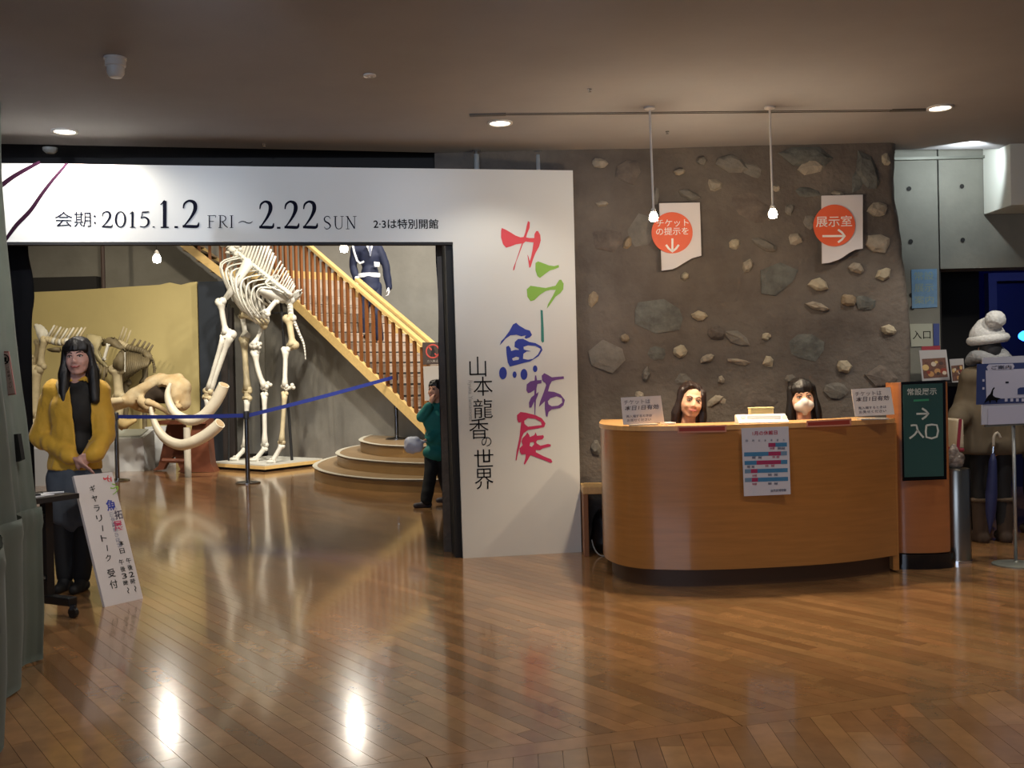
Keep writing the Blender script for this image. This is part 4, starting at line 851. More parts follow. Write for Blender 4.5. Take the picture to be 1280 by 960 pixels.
# ================================================================== BONES
m_bone = mat('bone_white', 'd0cdc2', .55, var=.10, scale=5, bump=.12, bscale=18)
m_boneY = mat('bone_warm', 'b8aa88', .6, var=.22, scale=4, bump=.15, bscale=14)
m_boneD = mat('bone_dark', '6e6248', .65, var=.3, scale=5, bump=.15, bscale=14)
def bone(name, a, b, r, m, par, k1=1.7, k2=1.7, bend=0, knobs=1):
    a, b = Vector(a), Vector(b); d = b-a; sd_ = Vector((d.z, 0, -d.x)).normalized() if d.length else Vector((1, 0, 0))
    pts = []; rad = []
    for k in range(9):
        t = k/8; pts.append(a+d*t+sd_*bend*math.sin(t*math.pi)); rad.append(r*(1+(k1-1)*max(0, 1-t*4.5)+(k2-1)*max(0, 1-(1-t)*4.5)))
    bm = B(); tube(bm, pts, rad, 10)
    if knobs:
        for c, kk, sg in ((a, k1, -1), (b, k2, 1)):
            for s2 in (-1, 1): ell(bm, c+sd_*s2*r*.75+Vector((0, s2*r*.3, 0)), (r*kk*.72,)*3, seg=10, rng=7)
    return obj(name, bm, m, par, 'all')
def pj(x, y, Y): return P(x, y, Y)
# tall skeleton on its platform
FL, FC, FR = F(263, 586), F(331, 590.5), F(404, 581.5); FB = FL+FR-FC
plat = thing('skeleton_platform', ((FL.x+FR.x)/2, (FL.y+FR.y)/2, 0), 'low platform with a white top and wooden edge under the tall pale skeleton', 'platform')
bm = B(); cc = (FL+FR)/2
prism(bm, [cc+(v-cc)*.93 for v in (FL, FC, FR, FB)], (0, 0, .04)); obj('base', bm, m_dark, plat)
bm = B(); prism(bm, [v+Vector((0, 0, .04)) for v in (FL, FC, FR, FB)], (0, 0, .05)); obj('frame', bm, m_pale, plat)
bm = B(); prism(bm, [v+Vector((0, 0, .09)) for v in (cc+(v-cc)*.99 for v in (FL, FC, FR, FB))], (0, 0, .02)); obj('top', bm, mat('platform_white', 'c9c8be', .5), plat)
PZ = .11
sk = thing('giant_skeleton', (cc.x, cc.y, PZ), 'tall pale long-necked skeleton standing on the low platform in front of the stairs', 'skeleton')
YS = 15.75
spine = [(300, 319), (308, 327), (318, 334), (328, 342), (338, 350), (348, 358), (356, 364), (362, 369)]
sp = [pj(x, y, YS-.02*i) for i, (x, y) in enumerate(curve_pts(spine, 3))]
nV = len(sp)
for i, p in enumerate(sp):
    q = sp[min(i+1, nV-1)] if i < nV-1 else sp[i]+(sp[i]-sp[i-1]); bm = B(); d = (q-p)
    tube(bm, [p, p+d*.82], [.052, .052], 10)
    ln = (.46*(1-i/nV)**1.2+.16); up = Vector((.16, .0, .42)).normalized() if i < 12 else Vector((.22, 0, .38)).normalized()
    tube(bm, [p, p+up*ln*.5, p+up*ln], [.028, .018, .022], 6, flat=(1, .6))
    tube(bm, [p+Vector((0, -.11, .02)), p, p+Vector((0, .11, .02))], [.015, .03, .015], 6)
    obj('vertebra', bm, m_bone, sk, 'all')
# neck going up behind the header
neck = [(300, 319), (294, 315), (288, 308), (282, 298), (272, 284), (262, 268), (254, 250)]
for i in range(len(neck)-1):
    a, b = pj(*neck[i], YS), pj(*neck[i+1], YS); bm = B(); d = b-a; s_ = Vector((d.z, 0, -d.x)).normalized()
    tube(bm, [a, a+d*.25, a+d*.5, a+d*.85], [.085, .05, .05, .08], 10); ell(bm, a+d*.5-s_*.09, (.05, .08, .03)); ell(bm, a+d*.35+s_*.08, (.04, .10, .035)); ell(bm, a+d*.3+Vector((0, -.07, 0)), (.06, .03, .04)); obj('vertebra', bm, m_bone, sk, 'all')
# skull above, out of sight behind the header
a = pj(248, 240, YS); bm = B(); ell(bm, a, (.16, .12, .14)); cap(bm, a+Vector((-.1, 0, -.03)), a+Vector((-.5, 0, -.2)), .11, .06); cap(bm, a+Vector((-.02, 0, -.12)), a+Vector((-.42, 0, -.28)), .06, .035); blob('skull', bm, m_bone, sk, .025, 4)
for i in range(11):
    t = i/10; k = int(t*(nV-3)); p = sp[k]; by = 398+ (8 if i > 3 else 0)-abs(i-5)*1.6+ (0 if i < 8 else -18*(i-7)); bx = 304+i*4.2
    for sgn in (-1, 1):
        e = pj(bx+(2 if sgn > 0 else 0), by, YS+sgn*.10); w = .36*math.sin(.6+t*2.0)
        m1 = p.lerp(e, .18)+Vector((-.16-.10*(1-t), sgn*w*.9, .02)); m2 = p.lerp(e, .5)+Vector((-.20, sgn*w, 0)); m3 = p.lerp(e, .82)+Vector((-.08, sgn*w*.7, 0))
        bm = B(); tube(bm, curve_pts([tuple(v) for v in (p+Vector((0, sgn*.04, -.02)), m1, m2, m3, e)], 4), .019, 6, flat=(1.2, .7)); obj('rib', bm, m_bone, sk, 'all')
bone('sternum', pj(303, 392, YS-.05), pj(331, 405, YS-.05), .045, m_boneY, sk)
def blade(name, pts, Y, m, par, th=.03, dy=None):
    bm = B(); prism(bm, [pj(x, y, Y+(dy[i] if dy else 0)) for i, (x, y) in enumerate(pts)], (0, th, 0)); bmesh.ops.bevel(bm, geom=bm.edges[:], offset=th*.35, segments=2, affect='EDGES'); return obj(name, bm, m, par, 'all')
blade('scapula', [(312, 322), (304, 324), (291, 352), (278, 372), (283, 376), (294, 364), (306, 345), (316, 332)], YS-.42, m_bone, sk, .05)
blade('scapula', [(303, 330), (297, 352), (288, 374), (292, 378), (300, 362), (308, 338)], YS+.38, m_bone, sk, .05)
bone('humerus', pj(276, 377, YS-.42), pj(283, 417, YS-.40), .042, m_bone, sk, 2.1, 1.9, .01)
bone('ulna', pj(288, 417, YS-.38), pj(262, 490, YS-.30), .045, m_bone, sk, 2.2, 1.3)
bone('radius', pj(279, 421, YS-.42), pj(260, 487, YS-.33), .035, m_bone, sk, 1.3, 1.4)
bone('metacarpal', pj(259, 496, YS-.3), pj(262, 560, YS-.3), .036, m_bone, sk, 1.6, 1.4)
bone('carpus', pj(260, 489, YS-.32), pj(259, 497, YS-.3), .055, m_boneY, sk, 1.2, 1.2)
fz = lambda x, Y: Vector((P(x, 570, Y).x, Y, PZ))
def hoof(x, y, Y):
    a = pj(x, y, Y); g = Vector((a.x-.13, Y-.06, PZ+.03)); bone('phalanx', a, g, .036, m_bone, sk, 1.3, 1.2); bm = B(); ell(bm, g+Vector((-.03, -.02, -.005)), (.07, .05, .028)); obj('hoof', bm, m_bone, sk, 'all')
hoof(263, 562, YS-.3)
bone('humerus', pj(303, 395, YS+.35), pj(307, 420, YS+.35), .04, m_bone, sk, 1.6, 2.0)
bone('radius', pj(305, 424, YS+.35), pj(309, 487, YS+.25), .048, m_boneY, sk, 1.7, 1.5)
bone('carpus', pj(309, 489, YS+.25), pj(309, 498, YS+.25), .055, m_boneY, sk, 1.2, 1.2)
bone('metacarpal', pj(309, 500, YS+.25), pj(306, 558, YS+.2), .036, m_bone, sk, 1.5, 1.5); hoof(306, 561, YS+.2)
# pelvis and hind legs
blade('pelvis', [(319, 361), (330, 359), (345, 361), (357, 368), (362, 375), (356, 380), (345, 377), (332, 374), (322, 366)], YS-.45, m_bone, sk, .08, [-.1, -.1, 0, .1, .15, .15, .05, 0, -.05])
blade('pelvis', [(360, 372), (366, 364), (374, 360), (379, 362), (374, 370), (367, 378), (362, 382)], YS-.2, m_bone, sk, .12)
bone('ischium', pj(362, 376, YS-.25), pj(364, 398, YS-.3), .045, m_bone, sk)
bone('ischium', pj(345, 376, YS-.35), pj(333, 391, YS-.4), .04, m_bone, sk, 1.2, 1.6)
bone('femur', pj(330, 392, YS+.1), pj(317, 432, YS-.05), .032, m_bone, sk, 2.2, 2.2, -.03)
bone('patella', pj(322, 431, YS-.1), pj(325, 432, YS-.1), .04, m_bone, sk, 1, 1)
bone('tibia', pj(319, 440, YS), pj(331, 484, YS), .04, m_bone, sk, 1.9, 1.5, .03)
bone('calcaneus', pj(331, 487, YS), pj(336.5, 480, YS), .03, m_bone, sk, 1.2, 1.5)
bone('metatarsal', pj(330.5, 493, YS), pj(331, 556, YS-.05), .036, m_bone, sk, 1.5, 1.6); hoof(331, 560, YS-.05)
bone('femur', pj(361, 398, YS-.3), pj(366, 432, YS-.35), .048, m_boneY, sk, 2.0, 2.0)
bone('tibia', pj(357, 437, YS-.4), pj(356, 483, YS-.45), .036, m_bone, sk, 1.9, 1.5)
bone('calcaneus', pj(357, 487, YS-.45), pj(366, 483, YS-.45), .028, m_bone, sk, 1.1, 1.6)
bone('metatarsal', pj(356, 492, YS-.45), pj(352, 553, YS-.5), .034, m_boneY, sk, 1.5, 1.6); hoof(352, 557, YS-.5)
tail = curve_pts([(362, 384), (364, 394), (369, 405), (374, 417), (379, 428), (381, 438), (382, 450)], 3)
for i in range(len(tail)-1):
    a, b = pj(*tail[i], YS-.3), pj(*tail[i+1], YS-.3); r_ = .036*(1-i/len(tail))+.008; bm = B(); tube(bm, [a, a+(b-a)*.4, a+(b-a)*.8], [r_, r_*.6, r_], 8); ell(bm, a+Vector((0, 0, r_*.7)), (r_*.6, r_*1.3, r_*.5), seg=8, rng=6); obj('tail_vertebra', bm, m_bone, sk, 'all')
# steel props
a = pj(351, 373, YS-.15); g = Vector((P(365, 577, YS-.1).x, YS-.1, PZ)); bm = B(); tube(bm, [a, g], .022, 8); obj('support_rod', bm, m_black, sk)
bm = B(); c = a.lerp(g, .09); tube(bm, [c+Vector((-.16, 0, 0)), c+Vector((.12, 0, 0))], .014, 8); obj('support_bar', bm, m_black, sk)
a = pj(288, 392, YS+.1); g = Vector((P(270, 572, YS+.1).x+.2, YS+.1, PZ)); bm = B(); tube(bm, [pj(286, 380, YS+.1), g], .016, 8); obj('support_rod', bm, m_black, sk)

# long-tusked skull on its trestle
YK = 15.0
skl = thing('elephant_skull', F(200, 592), 'huge tawny elephant skull with two curved white tusks on a brown trestle', 'skull')
bm = B()
def e2(x, y, a, b, dy=0, dep=None, rot=0):
    c = pj(x, y, YK+dy); k = YK/FPX; ell(bm, c, (a*k, (dep or b)*k, b*k), Matrix.Rotation(rot, 3, 'Y'), 18, 12)
def c2(x0, y0, x1, y1, r0, r1, dy=0, dy1=None): k = YK/FPX; cap(bm, pj(x0, y0, YK+dy), pj(x1, y1, YK+(dy if dy1 is None else dy1)), r0*k, r1*k)
e2(224, 492, 14, 21, .1, 20, .15); e2(214, 480, 16, 12, .1, 18); e2(230, 500, 8, 14, .1, 14, .3); c2(205, 476, 222, 474, 8, 9, .1)
c2(202, 473, 180, 486, 8, 9, .12); c2(182, 486, 160, 500, 9, 9, .12); c2(164, 499, 137, 508, 9, 7, .1); c2(150, 500, 134, 504, 6, 5, -.1); c2(186, 478, 200, 471, 6, 5, .25)
c2(138, 509, 131, 512, 7, 5, .0); c2(178, 502, 185, 508, 7, 6, 0); c2(168, 508, 190, 512, 5, 5, .2)
c2(185, 503, 196, 507, 3.5, 3, -.28); c2(196, 507, 212, 517, 3, 3.2, -.30, -.2); c2(212, 517, 222, 508, 3, 5, -.15)
c2(140, 516, 150, 522, 4, 3, 0); c2(190, 520, 214, 523, 3, 3, .1)
cr = blob('cranium', bm, mat('skull_bone', 'b08a52', .65, scale=2.6, bump=.5, bscale=9, col2='d6c8a6', detail=8), skl, .026, 3, disp=.035, dscale=5)
def carve(o, cuts):
    """cut hollows into a mesh"""
    bm = B()
    for c, r in cuts: ell(bm, c, r, None, 18, 12)
    me = bpy.data.meshes.new('t'); bm.to_mesh(me); bm.free(); q = bpy.data.objects.new('t', me); COL.objects.link(q); q.matrix_world = world(o.parent) if False else Matrix.Identity(4)
    me.transform(world(o.parent).inverted()); q.parent = o.parent
    bpy.context.view_layer.update()
    md = o.modifiers.new('b', 'BOOLEAN'); md.operation = 'DIFFERENCE'; md.object = q; md.solver = 'EXACT'; md.use_self = True
    dg = bpy.context.evaluated_depsgraph_get(); m2 = bpy.data.meshes.new_from_object(o.evaluated_get(dg)); print('CARVE', len(o.data.vertices), len(m2.vertices)); o.modifiers.clear(); old = o.data; o.data = m2; m2.name = old.name
    bpy.data.objects.remove(q)
k = YK/FPX
cuts = [(pj(x, y, YK+d_), (a_*k, dp, b_*k)) for x, y, a_, b_, d_, dp in ((201, 490, 12, 9.5, -.12, .20), (193, 496, 8, 6, -.12, .16), (152, 508, 7, 3.6, -.14, .10), (217.5, 494, 2.2, 1.8, -.20, .08), (225, 512, 5, 3, -.1, .12), (181, 516, 9, 4, -.12, .14), (212, 478, 7, 5, -.28, .12), (232, 487, 5, 9, -.22, .07))]
carve(cr, cuts)
bm = B(); e2(200, 492, 15, 12, .12, 12); e2(190, 499, 9, 8, .10, 10); blob('fossa_shade', bm, mat('shade_brown', '33271b', .9, var=.3, scale=6), skl, .03, 2, disp=.03, dscale=6)  # deep shade of the temporal hollow, put in as dark brown colour
bm = B(); c2(140, 520, 156, 530, 5, 7, 0); c2(156, 530, 170, 526, 7, 3, 0); c2(150, 524, 152, 535, 5, 4, .1); blob('jaw', bm, mat('jaw_bone', 'b39a66', .65, var=.2, scale=5), skl, .03, 3, disp=.02, dscale=6)
m_tusk = mat('tusk_ivory', 'e0d6bf', .4, var=.08, scale=4, stretch=(1, 1, 1), coat=.1)
def tusk(pts, ra, dY):
    k = YK/FPX; c = curve_pts([(x, y, r) for x, y, r in pts], 6); n_ = len(c)
    w3 = [pj(x, y, YK+dY[0]+(dY[1]-dY[0])*i/n_) for i, (x, y, r) in enumerate(c)]; rr_ = [r*k for x, y, r in c]
    bm = B(); tube(bm, w3, rr_, 20, cap=True); e = w3[-1]; d = (w3[-1]-w3[-2]).normalized(); t_ = obj('tusk', bm, m_tusk, skl, True)
    bm = B(); tube(bm, [e, e+d*.006], [rr_[-1]*.8]*2, 20); obj('tusk_end', bm, mat('tusk_core', 'b89f7c', .6), t_)
tusk([(213, 479, 2.0), (209.5, 492, 3.6), (213, 507, 5.0), (222, 519, 5.8), (238, 525.5, 6.4), (254, 520, 6.8), (267, 506, 7.0), (275, 492, 7.0), (280, 481, 6.6)], 0, (-.35, -.55))
tusk([(188, 509, 2.0), (191, 522, 3.2), (198, 538, 4.6), (209, 550, 5.6), (225, 556, 6.4), (240, 553, 6.8), (256, 545, 7.0), (268, 536, 7.0), (275, 529, 6.6)], 0, (-.75, -.95))
# brown trestle
m_tr = mat('trestle_brown', '6e3d28', .55, var=.1, scale=4)
tr = thing('trestle_stand', F(235, 590), 'reddish brown wooden trestle carrying the long-tusked skull', 'stand')
def tres(pts, Y, dep=.12): bm = B(); a = [P(x, y, Y) for x, y in pts]; lo = min(v.z for v in a); prism(bm, [v-Vector((0, 0, lo*1.0)) if v.z < .03 else v for v in a], (0, dep, 0)); bm.verts.ensure_lookup_table(); return bm
zb = lambda Y, x: 484-.0  # floor row helper not needed
def tpoly(pts, Y, dep=.12):
    bm = B(); q = [P(x, y, Y) for x, y in pts]; lo = min(v.z for v in q); prism(bm, [Vector((v.x, v.y, max(0, (v.z-lo)))) for v in q], (0, dep, 0)); return bm
obj('trestle', tpoly([(243, 518), (258, 518), (261, 560), (263, 580), (268, 591), (222, 591), (228, 585), (234, 580), (236, 555)], 15.1, .28), m_tr, tr)
obj('trestle', tpoly([(210, 524), (229, 524), (230, 560), (231, 589), (226, 589), (218, 570), (208, 580), (204, 588), (191, 589), (198, 583), (204, 555)], 15.5, .14), m_tr, tr)
bm = B(); a = P(203, 575.5, 15.3); b = P(240, 576.5, 15.3); tube(bm, [a, b], .035, 8); obj('crossbar', bm, m_tr, tr)
bm = B(); a = P(204, 528, 15.25); b = P(262, 526, 15.25); box(bm, (a+b)/2, ((b-a).length, .45, .06)); obj('shelf', bm, m_tr, tr)
bm = B(); a = P(234, 552, 14.55); b = P(235, 524, 14.55); tube(bm, [(a.x, 14.55, 0), (a.x, 14.55, b.z-.12)], .05, 12); obj('prop', bm, mat('prop_white', 'cfc8b8', .5), tr)

# left-hand skeletons in front of the yellow backdrop (partly behind the woman)
s2 = thing('standing_skeleton', F(50, 590), 'large pale skeleton whose foreleg shows left of the woman in yellow', 'skeleton'); Y2 = 15.9
blade('scapula', [(40, 405), (47, 404), (56, 410), (60, 418), (56, 428), (50, 434), (46, 420)], Y2, m_bone, s2, .08)
bone('humerus', pj(57, 424, Y2), pj(52, 458, Y2), .05, m_boneY, s2, 1.5, 1.5, .03)
bone('humerus', pj(48, 428, Y2+.3), pj(40, 456, Y2+.3), .045, m_boneY, s2, 1.5, 1.5, -.03)
bone('ulna', pj(46, 462, Y2), pj(43, 520, Y2), .065, m_boneY, s2, 1.6, 1.2)
bone('radius', pj(38, 446, Y2+.1), pj(39, 505, Y2+.1), .035, m_boneY, s2, 1.4, 1.3)
bone('metacarpal', pj(43, 524, Y2), Vector((P(42, 570, Y2).x, Y2, .06)), .055, m_boneY, s2, 1.3, 1.4)
vs_ = curve_pts([(58, 424), (66, 426), (74, 428), (82, 427), (92, 427), (100, 426)], 2)
for i in range(len(vs_)-1):
    a, b = pj(*vs_[i], Y2), pj(*vs_[i+1], Y2); bm = B(); tube(bm, [a, a+(b-a)*.85], [.06, .06], 8); tube(bm, [a, a+Vector((.14, 0, .22))], [.022, .015], 6); obj('vertebra', bm, m_boneY if i % 2 else m_bone, s2, 'all')
blade('mandible', [(56, 436), (62, 440), (75, 441), (76, 434), (68, 434)], Y2-.1, m_boneD, s2, .05)
s3 = thing('elephant_skeleton', F(130, 588), 'broad elephant skeleton showing just right of the head of the woman in yellow', 'skeleton'); Y3 = 16.3
blade('pelvis', [(104, 420), (109, 416), (118, 419), (128, 421), (129, 425), (122, 431), (119, 438), (122, 447), (133, 455), (135, 462), (130, 461), (118, 450), (112, 440), (110, 428)], Y3, mat('pelvis_grey', 'a89c76', .6, var=.15, scale=4), s3, .1)
bone('rod_bone', pj(135, 431, Y3-.1), pj(130, 449, Y3-.1), .025, m_bone, s3, 1.1, 1.1)
blade('sacrum', [(122, 430), (130, 421), (137, 425), (140, 419), (144, 424), (152, 432), (158, 441), (150, 437), (140, 430), (130, 434)], Y3+.1, m_boneD, s3, .1)
for i, (x, y0_, y1_) in enumerate([(119, 452, 477), (123, 455, 476), (127, 457, 472), (131, 458, 480), (134, 460, 470)]):
    bm = B(); tube(bm, curve_pts([tuple(pj(x, y0_, Y3)), tuple(pj(x-1, (y0_+y1_)/2, Y3-.1)), tuple(pj(x-2, y1_, Y3))], 3), .022, 6); obj('rib', bm, m_boneD, s3, 'all')
bone('femur', pj(146, 462, Y3), pj(149, 496, Y3), .075, m_boneY, s3, 1.7, 1.3)
bone('tibia', pj(149, 500, Y3), Vector((P(149, 570, Y3).x, Y3, .08)), .06, m_boneY, s3, 1.4, 1.4)
blade('scapula', [(146, 441), (152, 436), (156, 445), (157, 456), (152, 464), (143, 462), (138, 456), (143, 452)], Y3-.15, m_boneD, s3, .07)
for i in range(9):
    a = pj(140+i*1.6, 462+i*.5, Y3+.2)
bm = B(); tube(bm, [tuple(pj(156.2, y, Y3-.2)) for y in (440, 450, 465)], .009, 6); obj('tail_vertebra', bm, m_bone, s3)
s4 = thing('small_dark_skeleton', F(170, 586), 'dark ribbed skeleton with drooping tail above the snout of the long-tusked skull', 'skeleton'); Y4 = 16.7
vs_ = curve_pts([(148, 428), (154, 431), (162, 435), (172, 437), (180, 440), (186, 444), (191, 451), (193, 460), (193, 466)], 3)
for i in range(len(vs_)-1):
    a, b = pj(*vs_[i], Y4), pj(*vs_[i+1], Y4); r_ = .07 if i < 15 else .03; bm = B(); tube(bm, [a, a+(b-a)*.85], [r_*.8, r_*.8], 8)
    if i < 15 and i % 2 == 0: tube(bm, [a, a+Vector((.10, 0, .15 if i > 5 else .26))], [.022, .016], 6)
    obj('vertebra', bm, m_boneD if i > 4 else m_boneY, s4, 'all')
for i in range(12):
    x = 156+i*2.6; top = pj(x, 439+i*.5, Y4); lowx = x-3; ly = 478-i*2.0
    for sg in (-1, 1): bm = B(); tube(bm, curve_pts([tuple(top), tuple(pj(x+1, 452, Y4+sg*.25)), tuple(pj(lowx+1, (452+ly)/2+4, Y4+sg*.28)), tuple(pj(lowx, ly, Y4+sg*.12))], 3), .022, 6); obj('rib', bm, m_boneD, s4, 'all')
blade('pelvis', [(176, 440), (184, 439), (191, 446), (187, 452), (179, 449)], Y4-.15, m_boneD, s4, .08)
for x, y, x2, y2 in ((158, 478, 157, 500), (182, 452, 181, 478)): bone('femur', pj(x, y, Y4), pj(x2, y2, Y4), .05, m_boneD, s4)
for x, y in ((157, 502), (181, 480)): bone('tibia', pj(x, y, Y4), Vector((P(x, 570, Y4).x, Y4, .1)), .04, m_boneD, s4)

# ================================================================== STANCHIONS
m_post = mat('post_steel', '8f9298', .22, metal=1); m_belt = mat('belt_blue', '22307e', .6)
def stanchion(x, y, label, z=0):
    b = F(x, y, z); t = thing('stanchion', b, label, 'stanchion', 'belt stanchions in the hall')
    bm = B(); lathe(bm, [(.165, 0), (.165, .012), (.14, .022), (.04, .034), (.03, .04)], 32, b); obj('base', bm, m_post, t, True)
    bm = B(); cyl(bm, b+Vector((0, 0, .03)), .030, .86, 16); obj('post', bm, m_post, t, True)
    bm = B(); lathe(bm, [(.038, .86), (.038, .95), (.03, .965), (0, .968)], 16, b); obj('belt_head', bm, mat('belt_head', '24242c', .4), t, True)
    return b
q0 = stanchion(96, 601, 'steel belt post hidden behind the woman in yellow'); q1 = stanchion(147, 601, 'steel belt post just right of the woman in yellow'); q2 = stanchion(310, 604, 'steel belt post in the middle of the gateway'); q3 = stanchion(496, 549, 'steel belt post standing on the rounded top step', .465)
def belt(a, b, label, sag=0.0):
    bm = B(); a = a+Vector((0, 0, .905)); b = b+Vector((0, 0, .905)); d = (b-a); n_ = 10; prev = None
    e = Vector((d.x, d.y, 0)).normalized(); a = a+e*.035; b = b-e*.035; d = b-a; nn = Vector((-e.y, e.x, 0))
    pts = [a+d*(i/n_)+Vector((0, 0, -sag*math.sin(math.pi*i/n_))) for i in range(n_+1)]
    prism(bm, [p+Vector((0, 0, .026)) for p in pts]+[p-Vector((0, 0, .026)) for p in pts[::-1]], nn*.003); return tag(obj('belt', bm, m_belt), label, 'belt', 'retractable blue belts')
belt(q0, q1, 'short blue belt behind the woman in yellow'); belt(q1, q2, 'blue belt stretched in front of the long-tusked skull', .01); belt(q2, q3, 'dark blue belt rising to the post on the stair steps', .01)
# ================================================================== PEOPLE
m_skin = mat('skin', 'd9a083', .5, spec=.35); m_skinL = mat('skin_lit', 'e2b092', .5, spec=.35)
m_hair = mat('black_hair', '15100e', .45, var=.3, scale=30, stretch=(6, 6, .5), bump=.22, bscale=20); m_hairB = mat('brown_black_hair', '241510', .45, var=.3, scale=30, stretch=(6, 6, .5), bump=.22, bscale=20)
m_eyeW = mat('eye_white', 'd8d0ca', .3); m_iris = mat('eye_dark', '1a0f0b', .2); m_lip = mat('lips', 'b5625c', .45); m_brow = mat('eyebrow', '2c1d18', .8)
def rotm(yaw=0, pitch=0, roll=0):
    """columns: x = the figure's own left-right seen from the camera (+x right), y = facing direction; yaw 0 faces the camera"""
    b = Matrix(((1, 0, 0), (0, -1, 0), (0, 0, 1)))   # mirrored so that local +y looks at the camera
    return Matrix.Rotation(math.radians(yaw), 3, 'Z') @ Matrix.Rotation(math.radians(roll), 3, 'Y') @ Matrix.Rotation(math.radians(pitch), 3, 'X') @ b
class Head:
    def __init__(s, c, R, k=1.0): s.c = Vector(c); s.R = R; s.k = k
    def w(s, x, y, z): return s.c+s.R @ (Vector((x, y, z))*s.k)
    def e(s, bm, c, r, seg=16, rng=12):
        k = s.k; ell(bm, s.w(*c), tuple(q*k for q in r), s.R, seg, rng); return bm
    def cp(s, bm, a, b, r0, r1): cap(bm, s.w(*a), s.w(*b), r0*s.k, r1*s.k, 12); return bm
    def skin(s, bm, neck):
        s.e(bm, (0, -.015, .035), (.072, .090, .083)); s.e(bm, (0, .018, -.02), (.069, .066, .082)); s.e(bm, (0, .024, -.066), (.055, .048, .038)); s.e(bm, (0, .056, -.094), (.020, .018, .016))
        for x in (-1, 1):
            s.e(bm, (x*.034, .054, -.032), (.025, .024, .024)); s.e(bm, (x*.072, -.008, -.012), (.010, .020, .030)); s.e(bm, (x*.013, .089, -.036), (.009, .010, .007))
            s.cp(bm, (x*.012, .078, .022), (x*.045, .062, .024), .008, .007); s.cp(bm, (x*.045, .018, -.06), (x*.020, .048, -.090), .018, .016)
        s.cp(bm, (0, .080, .008), (0, .097, -.030), .0065, .0105); s.e(bm, (0, .074, -.062), (.024, .014, .016))
        cap(bm, s.w(0, -.022, -.06), neck, .050*s.k, .054*s.k, 14)
    def features(s, par, smile=True, brow=True, mouth=True, eyes=True):
        for x in (-1, 1):
            if eyes:
                bm = B(); s.e(bm, (x*.030, .0725, .001), (.0135, .0075, .0044)); obj('eye', bm, m_eyeW, par, 'all')
                bm = B(); s.e(bm, (x*.030, .0775, .001), (.0056, .0040, .0044)); obj('iris', bm, m_iris, par, 'all')
                bm = B(); tube(bm, [s.w(x*.013, .079, .003), s.w(x*.022, .0815, .008), s.w(x*.032, .0800, .0095), s.w(x*.046, .069, .004)], .0022*s.k, 6); obj('eyelid', bm, m_iris, par)
            if brow:
                bm = B(); tube(bm, [s.w(x*.013, .086, .022), s.w(x*.030, .0835, .029), s.w(x*.048, .068, .024)], [.0028*s.k, .0034*s.k, .0018*s.k], 6); obj('eyebrow', bm, m_brow, par)
        if mouth:
            sm = .005 if smile else 0
            bm = B(); tube(bm, [s.w(-.028, .078, -.060+sm), s.w(-.012, .0885, -.0635), s.w(0, .0895, -.0615), s.w(.012, .0885, -.0635), s.w(.028, .078, -.060+sm)], [.0020*s.k, .0050*s.k, .0058*s.k, .0050*s.k, .0020*s.k], 8); obj('lips', bm, m_lip, par, 'all')
            if smile == 2:
                bm = B(); tube(bm, [s.w(-.020, .082, -.0600), s.w(0, .0915, -.0640), s.w(.020, .082, -.0600)], [.001, .0030, .001], 8); obj('teeth', bm, mat('teeth', 'e6e0d6', .3), par, 'all')
def hand(bm, w, d, n, side, curl=.5, s=1.0, spread=.0):
    """w wrist, d finger direction, n palm normal, side = towards the thumb"""
    w, d, n, side = Vector(w), Vector(d).normalized(), Vector(n).normalized(), Vector(side).normalized()
    for o in (-.026, -.009, .009, .026): cap(bm, w+d*.012*s+side*o*.6*s, w+d*.082*s+side*o*s, .014*s, .0115*s, 10)
    for i, (o, L) in enumerate(((.029, .070), (.010, .078), (-.010, .072), (-.028, .056))):
        p = w+d*.086*s+side*o*s; d1 = (d*math.cos(curl*.7)+n*math.sin(curl*.7)+side*spread*(o*20)).normalized(); q = p+d1*L*.5*s; d2 = (d*math.cos(curl*1.9)+n*math.sin(curl*1.9)).normalized(); r = q+d2*L*.5*s
        cap(bm, p, q, .0092*s, .0085*s, 8); cap(bm, q, r, .0085*s, .0070*s, 8)
    p = w+d*.025*s+side*.030*s; q = p+(d*.7+side*.55+n*.35).normalized()*.040*s; r = q+(d*.9+side*.05+n*.35).normalized()*.032*s
    cap(bm, p, q, .0125*s, .0100*s, 8); cap(bm, q, r, .0100*s, .0080*s, 8)
def torso(bm, J, inf=0.0, s=1.0, lower=True):
    sl, sr, hl, hr, nk = (Vector(J[k]) for k in ('sl', 'sr', 'hl', 'hr', 'nk')); pc = (hl+hr)/2; x = (sr-sl).normalized(); z = (nk-pc).normalized(); y = z.cross(x).normalized(); R = Matrix((x, y, z)).transposed()
    ch = pc.lerp(nk, .66); wa = pc.lerp(nk, .30)
    ell(bm, ch, (.150*s+inf, .098*s+inf, .185*s+inf*.5), R); ell(bm, wa, (.125*s+inf, .092*s+inf, .17*s), R)
    if lower: ell(bm, pc, (.155*s+inf, .105*s+inf, .11*s+inf*.4), R)
    cap(bm, sl, sr, .052*s+inf, .052*s+inf); cap(bm, nk-z*.02, (sl+nk)/2-z*.02, .045*s+inf*.7, .05*s+inf); cap(bm, nk-z*.02, (sr+nk)/2-z*.02, .045*s+inf*.7, .05*s+inf)
def limb(bm, pts, rs, inf=0.0):
    for a, b, r0, r1 in zip(pts, pts[1:], rs, rs[1:]): cap(bm, a, b, r0+inf, r1+inf)
def foot(bm, ank, d, s=1.0, r=0.0):
    ank = Vector(ank); d = Vector(d).normalized(); g = ank.copy(); g.z -= .055*s; cap(bm, g-d*.03*s, g+d*.13*s, .034*s+r, .026*s+r); cap(bm, ank, g+d*.05*s, .035*s+r, .034*s+r)
